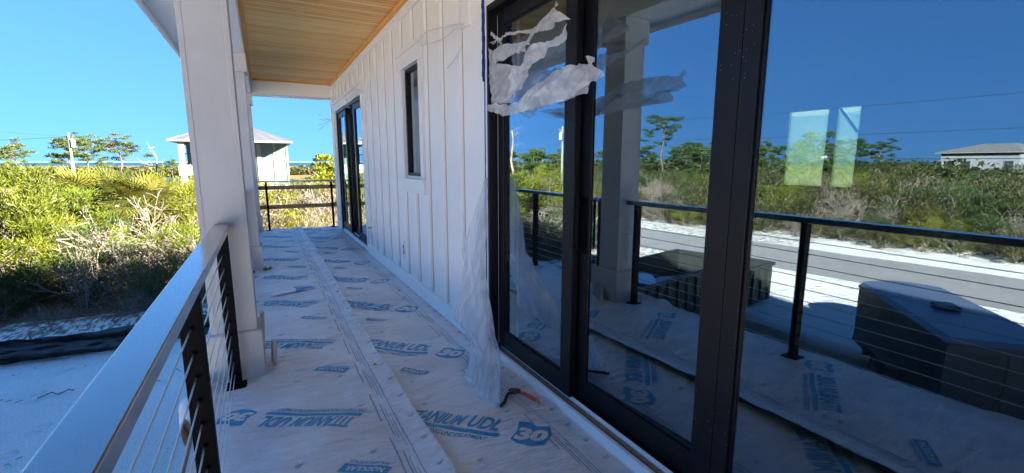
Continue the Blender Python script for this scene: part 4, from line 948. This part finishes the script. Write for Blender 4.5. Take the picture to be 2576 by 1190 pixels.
pine('rounded flat topped pine, rightmost of the pine pair beyond the lagoon side',-17.2,82,8.5,3.0,2,5,leaf=M['leaf_pine'],low=.74,clump=.8)
pine('thin pine growing behind the utility pole',-21.4,78,7.9,2.0,3,4,low=.7,clump=.9)
pine('small leaning pine with a one sided crown at the far left',-36.0,110,8.2,2.6,4,3,lean=(-1.6,0),low=.75)
pine('bushy pine cut off by the left picture edge',-41,118,7.2,3,5,4,low=.5)
for i,(x,y,h) in enumerate(((-15.5,150,5.8),(-12,160,6.0),(-24,170,5.6),(-7.5,130,5.8),(-45,190,6.2),(-10.5,140,6.4))):
    pine('small distant pine standing near the bay shore',x,y,h,2.0,20+i,3,grp='distant pines near the bay')
pine('bleached dead pine with forked bare limbs left of the mint house',-9.75,60,7.2,2.2,31,2,dead=True,name='dead_tree',low=.45)
pine('leafless grey tree behind the scrub at the right end of the deck',7.2,48,6.6,2.2,32,3,dead=True,name='dead_tree',low=.4)
pine('green pine topping the scrub at the right end of the deck',5.4,44,5.6,1.8,33,4,leaf=M['leaf_yellow'],low=.45)
pine('tall peeled dead pine trunk with broken limbs, mirrored in the left pane',-18.35,39.6,9.3,1.6,34,2,dead=True,name='dead_tree',low=.6)
pine('tall crooked pine with two separate crowns, mirrored in the middle pane',-50.4,45.1,12.0,3.0,35,3,lean=(.6,-.6),leaf=M['leaf_dark'],low=.72)
pine('lone flat topped pine above the woodland, mirrored in the right pane',-98,43.6,8.6,3.0,36,3,leaf=M['leaf_dark'],low=.8)
for i,(x,y,h,s) in enumerate(((-58.2,33.9,7.9,3.6),(-61.5,31,7.3,2.8),(-55,42,7.2,2.6),(-70,57,8,3),(-64,60,7.4,2.6),(-66,52,7.8,2.8),(-60,66,7.4,3),(-72,48,7.6,2.8),(-78,62,8.4,3),(-84,50,8,3),(-75,40,7.8,2.6),(-90,62,9,3.2),(-96,70,9.3,3.3),(-50,70,7.3,2.6),(-44,78,7.5,2.6),(-40,64,6.9,2.2),(-33,60,6.6,2.2),(-26,56,6.4,2))):
    pine('bushy dark pine rising out of the woodland, mirrored in the glass',x,y,h,s,50+i,4,grp='pines in the mirrored woodland',leaf=M['leaf_dark'] if i<14 else M['leaf_pine'],low=.5,clump=1.15)
# cabbage palm clump and big soft pine at the left
def palm(label,x,y,h,seed,R_=1.9,nf=34):
    r=random.Random(seed); e=tag(empty('sabal_palm',(x,y,G)),label,'palm'); q=MB(); q.tube([(0,0,-.3),(0,0,h)],[.17,.14],10); q.build('trunk',M['bark'],e); q=MB()
    for i in range(nf):
        a=i*2.4; el=r.uniform(-.35,1.3); d=Vector((math.cos(a)*math.cos(el),math.sin(a)*math.cos(el),math.sin(el))); c=Vector((0,0,h))+d*R_*.5; q.tube([(0,0,h),tuple(c)],.012,3,False)
        s=d.cross(Vector((0,0,1))).normalized(); u=s.cross(d).normalized()
        for k in range(17):
            t=-1.25+k*.156; dd=(d*math.cos(t)+s*math.sin(t)).normalized(); L=R_*.62*(1-.12*abs(t)); w=.028; e_=c+dd*L-Vector((0,0,.10*L)); m_=c+dd*L*.5+u*.02
            n_=dd.cross(u).normalized()*w; q.face([c,m_-n_,e_,m_+n_])
    q.build('fronds',M['leaf_palm'],e)
palm('leafy sabal palm standing out over the scrub, leftmost palm',-7.3,27.5,3.45,1)
palm('leafy sabal palm standing out over the scrub, middle palm',-6.2,27.6,3.4,2)
palm('leafy sabal palm standing out over the scrub, rightmost palm',-5.1,27.4,3.2,3)
pine('soft bright green pine filling the left picture edge above the scrub',-8.6,23.5,4.7,1.9,71,7,leaf=M['leaf_soft'],low=.4,thin=.2,lsz=.22)
pine('second soft bright green pine just right of the left picture edge',-7.3,25.5,4.2,1.2,72,4,leaf=M['leaf_soft'],low=.4,thin=.2,lsz=.16,clump=.9)
# fallen dead wood in front of the scrub, and scattered debris
for i,(x,y,s,rz) in enumerate(((-6.6,19.9,.5,0),(-4.9,19.6,.55,1),(-3.3,20.2,.5,2.5),(-1.6,20.0,.45,4),(-8.2,20.4,.55,5),(-12.8,25.5,.9,1),(-14.4,24.6,.9,3))):
    o=place('bare%d'%(i%3),x,y,s,rz,'fallen bleached branches lying at the edge of the scrub','fallen branches',cat_='dead branches',tilt=(1.1,.2*i)); o.location.z+=.15
for i,(x,y,s,rz) in enumerate(((-36,9,.9,.5),(-37,12,1.0,2),(-39,6,1.1,3),(-34.5,15,.8,1),(-41,18,1.1,4),(-35.5,3,.8,2.2),(-38,24,1,5),(-33,30,.9,1))):
    o=place('bare%d'%(i%3),x,y,s*1.1,rz,'bleached dead branches jutting from the scrub across the road, mirrored','dead branches across the road',cat_='dead branches',z=G+.8,tilt=(.5,.3)); 
db=MB(); r=random.Random(9)
for i in range(70):
    x=r.uniform(-7.5,-.8); y=r.uniform(5,16); a=r.uniform(0,6.28); L=r.uniform(.02,.12); z=gz(x,y)+.02
    db.tube([(x,y,z),(x+math.cos(a)*L*.5,y+math.sin(a)*L*.5,z+.02),(x+math.cos(a+.6)*L,y+math.sin(a+.6)*L,z)],.007,4)
for i in range(150):
    x=r.uniform(-9.5,1.5); y=r.uniform(12.5,20); y=y if y>17.0 or r.random()<.12 else r.uniform(17.2,20); a=r.uniform(0,6.28); L=r.uniform(.05,.28); z=gz(x,y)+.03
    db.tube([(x,y,z),(x+math.cos(a)*L*.5,y+math.sin(a)*L*.5,z+.03),(x+math.cos(a+.6)*L,y+math.sin(a+.6)*L,z)],.008,4)
tag(db.build('ground_litter',M['bark']),'scattered twigs and root scraps on the pale sand','litter',kind='stuff')
db=MB(); db.tube([(-4.9,13.6,gz(-4.9,13.6)+.03),(-4.7,13.75,G+.1),(-4.55,13.6,G+.08),(-4.4,13.75,G+.1),(-4.3,13.7,G+.08)],.014,5); tag(db.build('root_piece',M['bark'],smooth=True),'dark crooked root piece lying on the smooth sand before the silt fence','root')
print('objects',len(bpy.data.objects))
